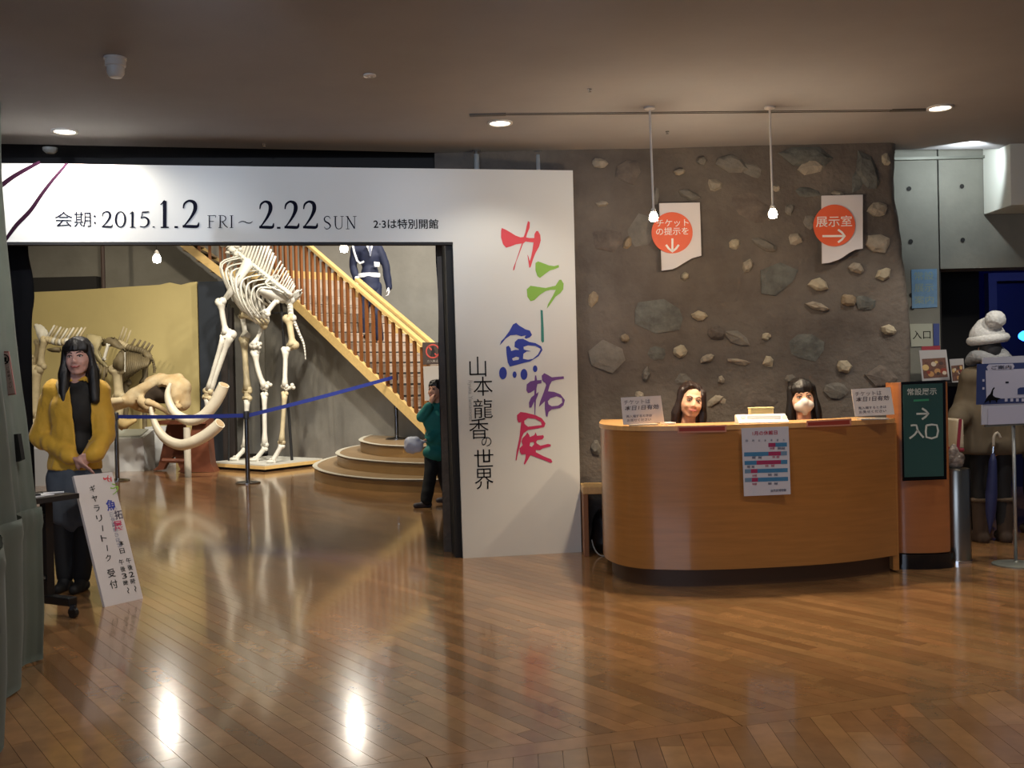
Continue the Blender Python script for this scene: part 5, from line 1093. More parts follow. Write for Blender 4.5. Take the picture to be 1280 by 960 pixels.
AR = (.050, .040, .026); LR = (.080, .052, .034)
def cutmesh(o, pred):
    bm = B(); bm.from_mesh(o.data); dl = [v for v in bm.verts if pred(world(o) @ v.co)]
    bmesh.ops.delete(bm, geom=dl, context='VERTS')
    bv = {v: [e.other_vert(v) for e in v.link_edges if e.is_boundary] for v in bm.verts if v.is_boundary}
    for _ in range(10):
        nw = {v: v.co*.4+(n_[0].co+n_[1].co)*.3 for v, n_ in bv.items() if len(n_) == 2}
        for v, c_ in nw.items(): v.co = c_
    bm.normal_update(); bmesh.ops.solidify(bm, geom=bm.faces[:], thickness=.008); bm.to_mesh(o.data); bm.free(); o.data.polygons.foreach_set('use_smooth', [True]*len(o.data.polygons))
def wrinkle(o, amp, sc, st=(1, 1, 1)):
    for v in o.data.vertices: v.co += v.normal*amp*noise.noise(Vector((v.co.x*sc*st[0], v.co.y*sc*st[1], v.co.z*sc*st[2])))
def person(name, J, label, skinm, voxel, s=1.0, base=None, hands=(), head=None, legs=True, group=None):
    """the body is one continuous mesh and the top-level object"""
    bm = B(); torso(bm, J, -.012, s); hd_ = head; hd_.skin(bm, Vector(J['nk']))
    for a in 'lr':
        limb(bm, [J['s'+a], J['e'+a], J['w'+a]], [r*s for r in AR], -.006)
        if legs: limb(bm, [J['h'+a], J['k'+a], J['a'+a]], [r*s for r in LR], -.010); foot(bm, J['a'+a], J.get('f'+a, (0, -1, 0)), s)
    for h in hands: hand(bm, *h)
    o = blob('person', bm, skinm, None, voxel, 5, .5)
    b = Vector(base) if base is not None else (Vector(J['hl'])+Vector(J['hr']))/2*Vector((1, 1, 0)) if False else Vector(((J['hl'][0]+J['hr'][0])/2, (J['hl'][1]+J['hr'][1])/2, base_z(J)))
    o.data.transform(Matrix.Translation(-b)); o.location = b; return tag(o, label, 'person', group)
def base_z(J): return min(J['al'][2], J['ar'][2])-.09 if 'al' in J else 0

# ---- woman in the yellow jacket ------------------------------------------------
YW = 6.62
def jw(x, y, d=0): return P(x, y, YW+d)
J = dict(nk=jw(96, 474), sl=jw(68, 489), sr=jw(121, 489, .02), el=jw(53, 546, .02), er=jw(130, 543, .0), wl=jw(92, 574, -.16), wr=jw(117, 571, -.15), hl=jw(79, 594), hr=jw(107, 594), kl=jw(80, 664), kr=jw(107, 664), al=Vector((jw(82, 730).x, YW, .085)), ar=Vector((jw(105, 730).x, YW-.03, .085)))
hW = Head(jw(98, 447, -.03), rotm(8, -3, -3), 1.07)
dh = Vector((.75, -.15, -.62))
hs = [(J['wl'], (.78, -.12, -.45), (.2, .5, -.5), (-.2, -.6, .6), .5, 1.0), (J['wr'], (-.75, -.25, -.35), (.1, .6, -.2), (.1, -.5, .75), .7, 1.0)]
woman = person('person', J, 'smiling person in a yellow jacket standing behind the small black table, hands clasped', mat('skin_cool', 'd0a294', .5, spec=.3), .0075, hands=hs, head=hW)
hW.features(woman)
# jacket, open at the front
bm = B(); torso(bm, J, .030, 1.0, False); ctr = (J['hl']+J['hr'])/2; cap(bm, ctr+Vector((-.045, 0, .05)), J['nk']+Vector((-.03, 0, -.22)), .128, .12); cap(bm, ctr+Vector((.045, 0, .05)), J['nk']+Vector((.03, 0, -.22)), .125, .12)
limb(bm, [J['sl'], J['el'], J['wl']+(J['el']-J['wl'])*.10], (.055, .056, .040), .020); limb(bm, [J['sr'], J['er'], J['wr']+(J['er']-J['wr'])*.10], (.055, .056, .040), .020)
jk = blob('jacket', bm, mat('mustard_jacket', 'd3a432', .7, var=.08, scale=9, bump=.15, bscale=30, sheen=.2), woman, .009, 3, .5); wrinkle(jk, .016, 9, (1, 1, .55)); wrinkle(jk, .008, 22, (1, 1, .5))
zhem = jw(90, 587).z
def opening(p):
    if p.z < zhem: return True
    if p.y > YW-.02: return False
    r = p-CAMP; t_ = 1/r.dot(_W); px_ = 640+FPX*r.dot(CR)*t_; py_ = 480-FPX*r.dot(CU)*t_
    if abs(p.x-jw(100, 530).x) > .12: return False
    l = 84+(py_-480)*.11 if py_ < 560 else 93+(py_-560)*.2; rr2 = 113+(480-py_)*-.02 if py_ < 545 else 114-(py_-545)*.55
    if 476 < py_ < 568: return l+3 < px_ < rr2
    return False
cutmesh(jk, opening)
bm = B(); torso(bm, J, .008, 1.0); shirt = blob('shirt', bm, mat('black_top', '17130f', .7, var=.3, scale=10), woman, .012, 4); wrinkle(shirt, .005, 14)
for a in (J['wl'], J['wr']): pass
bm = B(); tube(bm, [J['nk']+Vector((-.085, -.045, .015)), J['nk']+Vector((-.098, -.06, -.03)), J['nk']+Vector((-.06, -.11, -.12))], [.012, .016, .008], 8); obj('collar', bm, mat('collar_cream', 'cbb88a', .7), woman, 'all')
bm = B(); e = (J['hl']+J['hr'])/2; ell(bm, e+Vector((0, 0, .02)), (.175, .125, .12)); cap(bm, J['hl']+Vector((0, 0, -.02)), J['hl']+Vector((.01, 0, -.26)), .11, .10); cap(bm, J['hr']+Vector((0, 0, -.02)), J['hr']+Vector((-.01, 0, -.26)), .11, .10); cap(bm, e+Vector((0, 0, -.02)), e+Vector((0, 0, -.27)), .12, .11)
sk_ = blob('skirt', bm, mat('slate_skirt', '4c545e', .8, var=.12, scale=9), woman, .012, 5); wrinkle(sk_, .006, 14, (1, 1, .3))
bm = B(); limb(bm, [J['hl'], J['kl'], J['al']+Vector((0, 0, .01))], (.085, .068, .05), .006); limb(bm, [J['hr'], J['kr'], J['ar']+Vector((0, 0, .01))], (.085, .068, .05), .006)
blob('trousers', bm, mat('black_trousers', '0f0f12', .75), woman, .012, 4)
for a in ('al', 'ar'): bm = B(); foot(bm, J[a], (0, -1, 0), 1.0, .006); blob('shoe', bm, m_black, woman, .009, 3)
def hairdo(h, par, m, long=.16, fringe=True, part=0, front=0, side=.03, vox=.007, tilt=0):
    bm = B(); h.e(bm, (0, -.024 if fringe else -.034, .046), (.086, .098, .090), 20, 14); h.e(bm, (0, -.050, -.02), (.084, .066, .10), 20, 14)
    for x in (-1, 1):
        h.cp(bm, (x*.062, .012, .062), (x*.078, .010, -.01), .028, .022); h.cp(bm, (x*.078, .008, -.01), (x*.086, .0+front*.3, -.09), .022, side); h.cp(bm, (x*.086, front*.3, -.09), (x*.090, front, -.10-long), side, side*.8)
        h.cp(bm, (x*.05, -.05, -.06), (x*.055, -.045, -.10-long), .045, .038)
    h.cp(bm, (0, -.06, -.05), (0, -.055, -.10-long), .055, .045)
    if fringe:
        for i in range(9):
            x = -.060+.015*i; h.cp(bm, (x*.7, .045, .108-abs(x)*.3), (x, .076-abs(x)*.45, .062), .016, .012); h.cp(bm, (x, .076-abs(x)*.45, .062), (x*1.04, .084-abs(x)*.5, .036+.004*(i % 2)), .011, .006)
    else:
        for i in range(8):
            t = i/7; h.cp(bm, (part, .020, .118), (part+(.078-part)*(t), .062-.035*t, .096-.080*t*t), .015, .012); h.cp(bm, (part, .020, .118), (part-(.072+part)*t, .058-.035*t, .096-.050*t), .013, .012)
        h.cp(bm, (.060, .040, .045), (.078, .030, -.03), .013, .014)
    o = blob('hair', bm, m, par, vox, 3, .5); wrinkle(o, .004, 60, (1, 1, .12)); return o
hairdo(hW, woman, m_hair, .17, True, front=.035, side=.036)

# ---- the two at the ticket desk ---------------------------------------------------
def seated(px, py, Y, yaw, pitch, roll, label, topm, hairf, k=1.08, mask=False):
    c = P(px, py, Y); h = Head(c, rotm(yaw, pitch, roll), k); nk = h.w(0, -.03, -.165)-Vector((0, 0, .01))
    J = dict(nk=nk, sl=nk+Vector((-.165, .02, -.055)), sr=nk+Vector((.165, .02, -.055)), hl=Vector((nk.x-.09, Y+.06, .50)), hr=Vector((nk.x+.09, Y+.06, .50)))
    for a, sg in (('l', -1), ('r', 1)):
        J['e'+a] = J['s'+a]+Vector((sg*.045, -.03, -.25)); J['w'+a] = Vector((nk.x+sg*.12, Y-.19, .785)); J['k'+a] = Vector((nk.x+sg*.11, Y-.16, .50)); J['a'+a] = Vector((nk.x+sg*.10, Y-.11, .09))
    hs = [(J['wl'], (.25, -1, -.05), (0, 0, -1), (1, .2, 0), .25, .95), (J['wr'], (-.25, -1, -.05), (0, 0, -1), (-1, .2, 0), .25, .95)]
    o = person('person', J, label, m_skinL, .0085, hands=hs, head=h); h.features(o, smile=2 if not mask else False, mouth=not mask)
    bm = B(); torso(bm, J, .010); [limb(bm, [J['s'+a], J['e'+a], J['w'+a].lerp(J['e'+a], .1)], (.052, .044, .034), .010) for a in 'lr']; blob('blouse', bm, topm, o, .012, 4)
    bm = B(); [limb(bm, [J['h'+a], J['k'+a], J['a'+a]], (.085, .066, .05), .006) for a in 'lr']; ell(bm, (J['hl']+J['hr'])/2, (.17, .12, .11)); blob('trousers', bm, m_black, o, .014, 4)
    for a in 'lr': bm = B(); foot(bm, J['a'+a], (0, -1, 0), .95, .006); blob('shoe', bm, m_black, o, .010, 3)
    hairf(h, o)
    if mask:
        bm = B(); h.e(bm, (0, .042, -.050), (.064, .060, .048), 20, 14); h.e(bm, (0, .080, -.034), (.028, .030, .034)); h.cp(bm, (0, .062, -.085), (0, .050, -.096), .022, .02); mk = blob('face_mask', bm, mat('mask_white', 'e8e4dc', .7), o, .006, 3)
        for x in (-1, 1): bm = B(); tube(bm, [h.w(x*.052, .055, -.03), h.w(x*.070, .02, -.008), h.w(x*.074, .0, -.01)], .002, 6); obj('mask_strap', bm, mat('mask_white', '', .7), o)
    st_ = thing('stool', (nk.x, Y+.07, 0), 'black round office stool behind the desk under the '+('masked' if mask else 'smiling')+' ticket seller', 'stool')
    bm = B(); lathe(bm, [(.0, .34), (.17, .34), (.18, .36), (.17, .385), (0, .39)], 24, (nk.x, Y+.07, 0)); obj('seat', bm, m_black, st_, True)
    bm = B(); cyl(bm, (nk.x, Y+.07, .03), .025, .31, 12); obj('column', bm, m_chrome, st_)
    for q in range(5): an = q*math.tau/5; bm = B(); tube(bm, [(nk.x, Y+.07, .05), (nk.x+.2*math.cos(an), Y+.07+.2*math.sin(an), .035)], .015, 8); obj('leg', bm, m_black, st_)
    return o
seated(863.5, 502, 6.98, 4, -4, 9, 'smiling dark-haired ticket seller seated behind the left half of the desk', mat('maroon_blouse', '4a1f22', .7), lambda h, o: hairdo(h, o, m_hairB, .06, False, part=-.03, side=.034, vox=.007))
seated(1002.5, 497.5, 6.98, -6, -4, -4, 'black-haired ticket seller in a white face mask behind the right half of the desk', mat('navy_blouse', '15161e', .7), lambda h, o: hairdo(h, o, m_hair, .10, True, side=.03), mask=True)

# ---- security guard on the stairs ----------------------------------------------------
YG = 16.2
def jg(x, y, d=0): return P(x, y, YG+d)
zt = 2.03
J = dict(nk=jg(461, 303.5), sl=jg(444, 312), sr=jg(474, 311), el=jg(441, 333, .05), er=jg(483, 335), wl=jg(446, 352, -.05), wr=jg(486, 359), hl=jg(456, 358), hr=jg(470, 358), kl=jg(455, 395), kr=jg(470, 392, -.1))
J['al'] = Vector((J['kl'].x, YG, zt+.07)); J['ar'] = Vector((J['kr'].x+.05, YG-.1, zt-.03))
hG = Head(jg(461, 288, -.02), rotm(0, 0, 0), 1.0)
guard = person('person', J, 'guard in navy uniform with white belt and gloves coming down the stairs', m_skin, .013, hands=[(J['wr'], (.05, -.1, -1), (-.8, .1, 0), (0, -1, 0), .6, 1.0), (J['wl'], (.1, -.3, -1), (.8, .1, 0), (0, -1, 0), .6, 1.0)], head=hG); hG.features(guard)
m_nv = mat('uniform_navy', '121a36', .75, var=.1, scale=6)
bm = B(); torso(bm, J, .022); [limb(bm, [J['s'+a], J['e'+a], J['w'+a]], (.062, .054, .042), .014) for a in 'lr']; c = (J['hl']+J['hr'])/2; cap(bm, c+Vector((0, 0, .12)), c+Vector((0, 0, -.04)), .150, .17); o = blob('uniform_jacket', bm, m_nv, guard, .02, 4); wrinkle(o, .014, 8)
bm = B(); [limb(bm, [J['h'+a], J['k'+a], J['a'+a]], (.09, .075, .06), .01) for a in 'lr']; blob('trousers', bm, m_nv, guard, .02, 4)
for a in ('al', 'ar'): bm = B(); foot(bm, J[a], (.2, -1, 0), 1.0, .01); blob('shoe', bm, m_black, guard, .014, 3)
m_gw = mat('glove_white', 'e4e6ea', .7)
bw = jg(461.5, 345); bm = B(); lathe(bm, [(1, -.03), (1.03, -.01), (1.03, .02), (1, .04)], 28); bmesh.ops.scale(bm, vec=(.176, .140, 1), verts=bm.verts); bm.transform(Matrix.Translation(bw)); obj('belt', bm, m_gw, guard, True)
for w_, d_ in ((J['wr'], (.05, -.1, -1)), (J['wl'], (.1, -.3, -1))): bm = B(); hand(bm, w_+Vector((0, 0, .015)), d_, (-.8 if w_ is J['wr'] else .8, .1, 0), (0, -1, 0), .6, 1.22); cap(bm, w_+Vector((0, 0, .05)), w_, .042, .036); blob('glove', bm, m_gw, guard, .009, 3)
tb = lambda x, y, d: jg(x, y, -.165+d)
bm = B(); prism(bm, [jg(457.5, 306, -.13), jg(466, 306, -.13), jg(463, 320, -.155)], (0, .03, 0)); obj('shirt_front', bm, m_gw, guard)
bm = B(); prism(bm, [jg(460.6, 307, -.15), jg(463.4, 307, -.15), jg(464.2, 314, -.165), jg(462.5, 321, -.168), jg(460.8, 314, -.165)], (0, .02, 0)); obj('tie', bm, mat('tie_grey', '6c7286', .6), guard)
bm = B(); prism(bm, [tb(467.5, 327, 0), tb(474.5, 328, .02), tb(474, 333.5, .02), tb(468, 333, 0)], (0, .03, 0)); obj('name_badge', bm, m_gw, guard)
bm = B(); tube(bm, [jg(441, 307, -.09), jg(443, 316, -.14), jg(446.5, 326, -.14), jg(450, 329, -.16), jg(455, 327, -.17)], .016, 8, flat=(1, .5)); obj('shoulder_cord', bm, m_gw, guard)
bm = B(); hG.e(bm, (0, -.02, .06), (.09, .10, .07)); hG.cp(bm, (0, .05, .045), (0, .12, .03), .05, .02); blob('cap', bm, m_nv, guard, .014, 3)
bm = B(); hG.e(bm, (0, -.04, 0), (.082, .07, .09)); blob('hair', bm, m_hair, guard, .014, 3)

# ---- child walking in by the right jamb ---------------------------------------------
YY = 10.55
def jb(x, y, d=0): return P(x, y, YY+d)
s_ = .82
J = dict(nk=jb(545, 504), sl=jb(537, 511, -.03), sr=jb(556, 511, .03), hl=jb(540, 566), hr=jb(552, 566), kl=jb(538, 594, -.06), kr=jb(554, 592, .05), el=jb(527, 521, -.08), wl=jb(537.5, 506, -.16), er=jb(556, 536, .0), wr=jb(534, 549, -.12))
J['al'] = Vector((jb(534, 620).x, YY-.12, .075)); J['ar'] = Vector((jb(560, 620).x, YY+.15, .09)); J['fl'] = (-1, -.4, 0); J['fr'] = (-1, -.3, 0)
hB = Head(jb(544, 488, -.02), rotm(-28, -8, 0), .93)
boy = person('person', J, "child in a teal jacket walking beside the right jamb of the gateway", m_skin, .009, s_, hands=[(J['wl'], (.25, .02, 1), (.4, .9, 0), (.6, -.3, .2), .5, .8), (J['wr'], (-.8, -.2, -.5), (.1, .3, -.8), (-.3, -.8, .2), 1.2, .8)], head=hB); hB.features(boy, smile=False)
m_teal = mat('teal_jacket', '1f7a72', .7, var=.12, scale=8)
bm = B(); torso(bm, J, .030, s_); [limb(bm, [J['s'+a], J['e'+a], J['w'+a].lerp(J['e'+a], .15)], (.05, .045, .036), .014) for a in 'lr']; o = blob('jacket', bm, m_teal, boy, .013, 4); wrinkle(o, .010, 12)
bm = B(); limb(bm, [J['hl'], J['kl'], J['al']], (.075, .062, .055), .008); limb(bm, [J['hr'], J['kr'], J['ar']], (.075, .062, .055), .008); o = blob('trousers', bm, mat('charcoal_trousers', '16181a', .8), boy, .013, 4); wrinkle(o, .006, 14)
for a in ('al', 'ar'): bm = B(); foot(bm, J[a], J['f'+a[1]], .9, .006); blob('shoe', bm, mat('grey_shoe', '4a4448', .6), boy, .010, 3)
bm = B(); hB.e(bm, (0, -.022, .042), (.084, .096, .088)); hB.e(bm, (0, -.045, -.02), (.080, .062, .06))
for i in range(7): x = -.05+.0167*i; hB.cp(bm, (x*.6, .045, .10), (x, .078-abs(x)*.5, .050), .015, .009)
hr_ = blob('hair', bm, m_hair, boy, .008, 3); wrinkle(hr_, .006, 50)
bg_c = jb(517, 556, -.22); bm = B(); k = YY/FPX
ell(bm, bg_c, (12*k, .07, 11*k)); ell(bm, bg_c+Vector((-.03, 0, -.02)), (9*k, .05, 8*k)); cap(bm, bg_c+Vector((.04, .02, .03)), J['wr']+Vector((-.01, -.05, -.02)), .045, .012)
o = blob('plastic_bag', bm, mat('film_white', 'd4d9ea', .35, alpha=.8), None, .010, 3, disp=.016, dscale=16); tag(o, 'crumpled white plastic bag held by the child in teal', 'bag')

# ---- visitor with the white bobble hat -------------------------------------------------
YV = 7.62
def jv(x, y, d=0): return P(x, y, YV+d)
J = dict(nk=jv(1238, 462), sl=jv(1214, 474), sr=jv(1263, 472), hl=jv(1226, 555), hr=jv(1253, 555), kl=jv(1225, 605), kr=jv(1252, 605), el=jv(1206, 512, .03), wl=jv(1194, 528, -.20), er=jv(1272, 515, .03), wr=jv(1268, 545, .12))
J['al'] = Vector((jv(1226, 665).x, YV, .09)); J['ar'] = Vector((jv(1256, 665).x, YV, .09)); J['fl'] = (-.15, 1, 0); J['fr'] = (.15, 1, 0)
hV = Head(jv(1236, 436), rotm(172, 0, 0), 1.0)
vis = person('person', J, 'visitor in white bobble hat and khaki coat seen from behind at the notice stand', m_skin, .009, hands=[(J['wl'], (-.2, -.3, -1), (.5, 0, 0), (0, -1, 0), 1.1, 1), (J['wr'], (0, .2, -1), (-.5, 0, 0), (0, 1, 0), .8, 1)], head=hV); hV.features(vis)
m_khaki = mat('khaki_coat', '5e5240', .85, var=.10, scale=7)
bm = B(); torso(bm, J, .045); c = (J['hl']+J['hr'])/2
for dx, dx2 in ((-.07, -.12), (0, 0), (.07, .12)): cap(bm, c+Vector((dx, 0, .25)), c+Vector((dx2, 0, -.02)), .14, .135)
[limb(bm, [J['s'+a], J['e'+a], J['w'+a].lerp(J['e'+a], .12)], (.068, .066, .052), .022) for a in 'lr']; o = blob('coat', bm, m_khaki, vis, .014, 4); wrinkle(o, .014, 8, (1, 1, .5)); wrinkle(o, .006, 22, (1, 1, .35))
zc = jv(1236, 568).z; cutmesh(o, lambda p: p.z < zc)
bm = B(); [limb(bm, [J['h'+a], J['k'+a], J['a'+a]], (.085, .062, .05), .004) for a in 'lr']; blob('trousers', bm, m_black, vis, .012, 3)
m_boot = mat('boot_brown', '3c2d22', .8, var=.15, scale=8); m_fur = mat('boot_fur', '5a4b3c', .95, var=.2, scale=30, bump=.5, bscale=60)
for a in 'lr':
    bt = J['a'+a]; bm = B(); limb(bm, [bt+Vector((0, 0, .22)), bt, bt-Vector((0, 0, .02))], (.062, .056, .05)); foot(bm, bt, J['f'+a], 1.0, .016); o = blob('boot', bm, m_boot, vis, .010, 3)
    bm = B(); tube(bm, [bt+Vector((.060*math.cos(q*math.tau/16), .060*math.sin(q*math.tau/16), .235)) for q in range(17)], .016, 8, cap=False); obj('fur_cuff', bm, m_fur, o, 'all')
m_hat = mat('knit_white', 'c4c5c3', .95, var=.14, scale=60, bump=.35, bscale=70); m_scf = mat('scarf_grey', '86888a', .95, var=.12, scale=20, bump=.5, bscale=50)
bm = B(); ell(bm, jv(1234, 421), (.132, .122, .125), Matrix.Rotation(.1, 3, 'Y')); ell(bm, jv(1234, 413), (.10, .10, .10)); hat = blob('bobble_hat', bm, m_hat, vis, .010, 3); wrinkle(hat, .002, 60)
zb_ = [jv(1212, 427), jv(1258, 421)]; 
bm = B(); cR = (zb_[0]+zb_[1])/2; rx = (zb_[1]-zb_[0]).length/2; tl = math.atan2(zb_[1].z-zb_[0].z, zb_[1].x-zb_[0].x)
tube(bm, [cR+Matrix.Rotation(-tl, 3, 'Y') @ Vector((rx*.84*math.cos(q*math.tau/28), rx*.80*math.sin(q*math.tau/28), 0)) for q in range(29)], .036, 10, cap=False); o = obj('hat_cuff', bm, m_hat, hat, 'all')
cutmesh(hat, lambda p: p.z < cR.z-.01+(p.x-cR.x)*math.tan(tl))
bm = B(); ell(bm, jv(1244, 399.5, -.10), (.074, .072, .070)); o = blob('bobble', bm, m_hat, hat, .007, 2); wrinkle(o, .005, 45)
bm = B()
for q in range(20):
    a0, a1 = q*math.tau/20, (q+1)*math.tau/20; c = jv(1238, 452); f_ = lambda a: c+Vector((.135*math.cos(a), .105*math.sin(a), .022*math.sin(a*2+.5)-.02*math.cos(a))); cap(bm, f_(a0), f_(a1), .052, .052, 10)
cap(bm, jv(1250, 450, -.1), jv(1275, 458, -.02), .05, .055); cap(bm, jv(1244, 442, .0), jv(1252, 446, -.05), .08, .06)
o = blob('scarf', bm, m_scf, vis, .012, 3); wrinkle(o, .014, 14)
bm = B(); hV.e(bm, (0, -.03, .0), (.08, .085, .10)); blob('hair', bm, mat('dark_hair_muted', '26262a', .6), vis, .012, 3)
# tote bag with a red strap
tb_ = jv(1193, 540, -.26); tg = thing('tote_bag', (tb_.x, tb_.y, tb_.z-.16), 'cream tote bag with dark red strap hanging from the left hand of the bobble-hat visitor', 'bag')
bm = B(); box(bm, (tb_.x, tb_.y, tb_.z-.01), (.055, .20, .22), bev=.018); o = obj('body', bm, mat('tote_cream', 'b9ac94', .8, bump=.3, bscale=20), tg, 'all')
bm = B(); prism(bm, [Vector((tb_.x-.034, tb_.y-.103, tb_.z-.12)), Vector((tb_.x-.010, tb_.y-.103, tb_.z-.12)), Vector((tb_.x+.012, tb_.y-.103, tb_.z+.10)), Vector((tb_.x-.010, tb_.y-.103, tb_.z+.10))], (0, .004, 0)); obj('stripe', bm, mat('tote_red', '7e1f33', .7), tg)
bm = B(); box(bm, (tb_.x, tb_.y, tb_.z-.125), (.056, .20, .03), bev=.01); obj('bottom_band', bm, mat('tote_red', '', .7), tg)
bm = B(); tube(bm, curve_pts([tuple(Vector((tb_.x, tb_.y-.07, tb_.z+.10))), tuple(J['wl']+Vector((-.01, -.05, -.075))), tuple(Vector((tb_.x, tb_.y+.07, tb_.z+.10)))], 6), .008, 8, flat=(1.6, .6)); obj('handle', bm, mat('tote_red', '', .7), tg, 'all')
# folded blue umbrella held in the other hand, tip down
ub = jv(1240, 600, -.18); um = thing('umbrella', (ub.x, ub.y, ub.z), 'rolled blue umbrella hanging in front of the legs of the bobble-hat visitor', 'umbrella')
bm = B(); lathe(bm, [(.010, .20), (.028, .14), (.042, -.10), (.036, -.24), (.012, -.36), (.006, -.40)], 14, ub, Matrix.Rotation(.06, 3, 'Y')); obj('canopy', bm, mat('umbrella_blue', '1e2550', .6), um, 'all')
bm = B(); tube(bm, [ub+Vector((.01, 0, .20)), ub+Vector((.015, 0, .25))], .010, 8); obj('shaft', bm, m_chrome, um)
bm = B(); tube(bm, curve_pts([tuple(ub+Vector(v)) for v in ((.015, 0, .25), (.02, 0, .32), (.045, 0, .35), (.07, 0, .31))], 4), .011, 8); obj('handle', bm, mat('handle_cream', 'a89f90', .5), um, 'all')

# ---- second visitor, mostly past the right edge ---------------------------------------------
YZ = 8.0
def jz(x, y, d=0): return P(x, y, YZ+d)
J = dict(nk=jz(1306, 462), sl=jz(1284, 474), sr=jz(1330, 474), hl=jz(1295, 560), hr=jz(1318, 560), kl=jz(1290, 612), kr=jz(1320, 610), el=jz(1279, 512), wl=jz(1283, 545, .15), er=jz(1338, 515), wr=jz(1336, 548))
J['al'] = Vector((jz(1287, 665).x, YZ-.1, .09)); J['ar'] = Vector((jz(1322, 665).x, YZ+.1, .09)); J['fl'] = (-.2, 1, 0); J['fr'] = (.1, 1, 0)
hZ = Head(jz(1304, 430), rotm(175, 0, 0), 1.0)
v2 = person('person', J, 'person cut off by the right edge of the picture, right of the bobble-hat visitor', m_skin, .011, hands=[(J['wl'], (0, .1, -1), (.5, 0, 0), (0, 1, 0), .6, 1), (J['wr'], (0, .1, -1), (-.5, 0, 0), (0, 1, 0), .6, 1)], head=hZ); hZ.features(v2)
bm = B(); torso(bm, J, .035); [limb(bm, [J['s'+a], J['e'+a], J['w'+a]], (.06, .055, .045), .014) for a in 'lr']; c = (J['hl']+J['hr'])/2; cap(bm, c+Vector((0, 0, .2)), c+Vector((0, 0, -.05)), .15, .17); o = blob('coat', bm, mat('grey_coat', '5f625f', .85), v2, .016, 4); wrinkle(o, .012, 9)
bm = B(); hZ.e(bm, (0, -.025, .02), (.092, .10, .11)); hZ.e(bm, (0, -.03, -.10), (.11, .10, .07)); blob('hood', bm, mat('grey_coat', '', .85), v2, .014, 3)
bm = B(); [limb(bm, [J['h'+a], J['k'+a], J['a'+a]], (.085, .062, .05), .004) for a in 'lr']; blob('trousers', bm, m_black, v2, .014, 3)
for a in 'lr':
    bt = J['a'+a]; bm = B(); limb(bm, [bt+Vector((0, 0, .22)), bt, bt-Vector((0, 0, .02))], (.062, .056, .05)); foot(bm, bt, J['f'+a], 1.0, .016); o = blob('boot', bm, m_boot, v2, .012, 3)
    bm = B(); tube(bm, [bt+Vector((.060*math.cos(q*math.tau/16), .060*math.sin(q*math.tau/16), .235)) for q in range(17)], .016, 8, cap=False); obj('fur_cuff', bm, m_fur, o, 'all')
# ================================================================== FOREGROUND LEFT: CLOTH, TABLE, TALK BOARD
m_cl = mat('sage_cloth', '848f86', .9, var=.08, scale=3, sheen=.3)
path = [Vector((-2.34, 4.93)), Vector((-2.30, 4.72)), Vector((-2.17, 4.30)), Vector((-1.92, 3.7)), Vector((-1.66, 3.1)), Vector((-1.5, 2.6))]
pth = [Vector(p) for p in curve_pts([tuple(p) for p in path], 16)]
ed = [(150, 1), (220, 2), (300, 7), (420, 19), (520, 32), (600, 40), (655, 47), (662, 45), (760, 46), (800, 44), (828, 43)]
def edge_x(y):
    for (y0, x0_), (y1, x1_) in zip(ed, ed[1:]):
        if y0 <= y <= y1: return x0_+(x1_-x0_)*(y-y0)/(y1-y0)
    return ed[0][1] if y < 150 else ed[-1][1]
def cloth(z0, z1, off, name, par=None, nz=40, zlo=None):
    bm = B(); rows = []
    for j in range(nz+1):
        z = z0+(z1-z0)*j/nz; y = 484-(z-1.35)*FPX/4.93; dx = P(edge_x(y), y, 4.93).x-pth[0].x; row = []
        for i, p in enumerate(pth):
            d = (pth[min(i+1, len(pth)-1)]-pth[max(i-1, 0)]).normalized(); n_ = Vector((-d.y, d.x)); s = i/len(pth)
            fo = .034*math.sin(i*.30+.8*noise.noise(Vector((i*.06, z*.5, 3)))*3)*(.45+.55*(1-z/3)) + .012*noise.noise(Vector((i*.3, z*1.2, off*9)))
            if i == 0: fo = 0
            q = p+n_*(fo*min(1, i/3)-off*.0); row.append(bm.verts.new((q.x+dx+off*n_.x*(-1), q.y+off*.0, z)))
        rows.append(row)
    for a, b in zip(rows, rows[1:]):
        for i in range(len(pth)-1): bm.faces.new((a[i], a[i+1], b[i+1], b[i]))
    bmesh.ops.solidify(bm, geom=bm.faces[:], thickness=.008)
    return bm
scr = thing('draped_screen', (-2.3, 4.6, 0), 'grey-green cloth draped in long folds at the left edge of the picture', 'cloth')
obj('cloth', cloth(0.01, .76, -.012, 'c', nz=20), m_cl, scr, 'all'); obj('cloth', cloth(.66, 2.75, .012, 'c', nz=60), m_cl, scr, 'all')
# frame behind the cloth
for p, zt_ in ((pth[2], 1.2), (pth[-6], 1.2)): bm = B(); box(bm, (p.x-.16, p.y-.05, .5), (.05, .05, 1.0)); obj('post', bm, m_dark, scr)
def on_cloth(pts, th_=.004, Y=4.84): return [P(x, y, Y) for x, y in pts]
def cloth_at(px, y):
    """point of the draped cloth seen at a pixel, and its outward side"""
    z0_ = None; best = None
    for i, p in enumerate(pth[:-1]):
        for z in [k_*.02 for k_ in range(30, 130)]:
            yy = 484-(z-1.35)*FPX/4.93; dx = P(edge_x(yy), yy, 4.93).x-pth[0].x; r = Vector((p.x+dx, p.y, z))-CAMP; t = 1/r.dot(_W); ex = 640+FPX*r.dot(CR)*t-px; ey = 480-FPX*r.dot(CU)*t-y
            if best is None or ex*ex+ey*ey < best[0]: best = (ex*ex+ey*ey, Vector((p.x+dx, p.y, z)))
    return best[1]
c_ = cloth_at(9, 466)+Vector((.05, -.01, 0))
nt = thing('warning_notice', c_, 'small pink-edged notice with a round pictogram pinned on the grey-green cloth', 'sign')
pn2 = Plane(c_, (.80, -.60, 0))
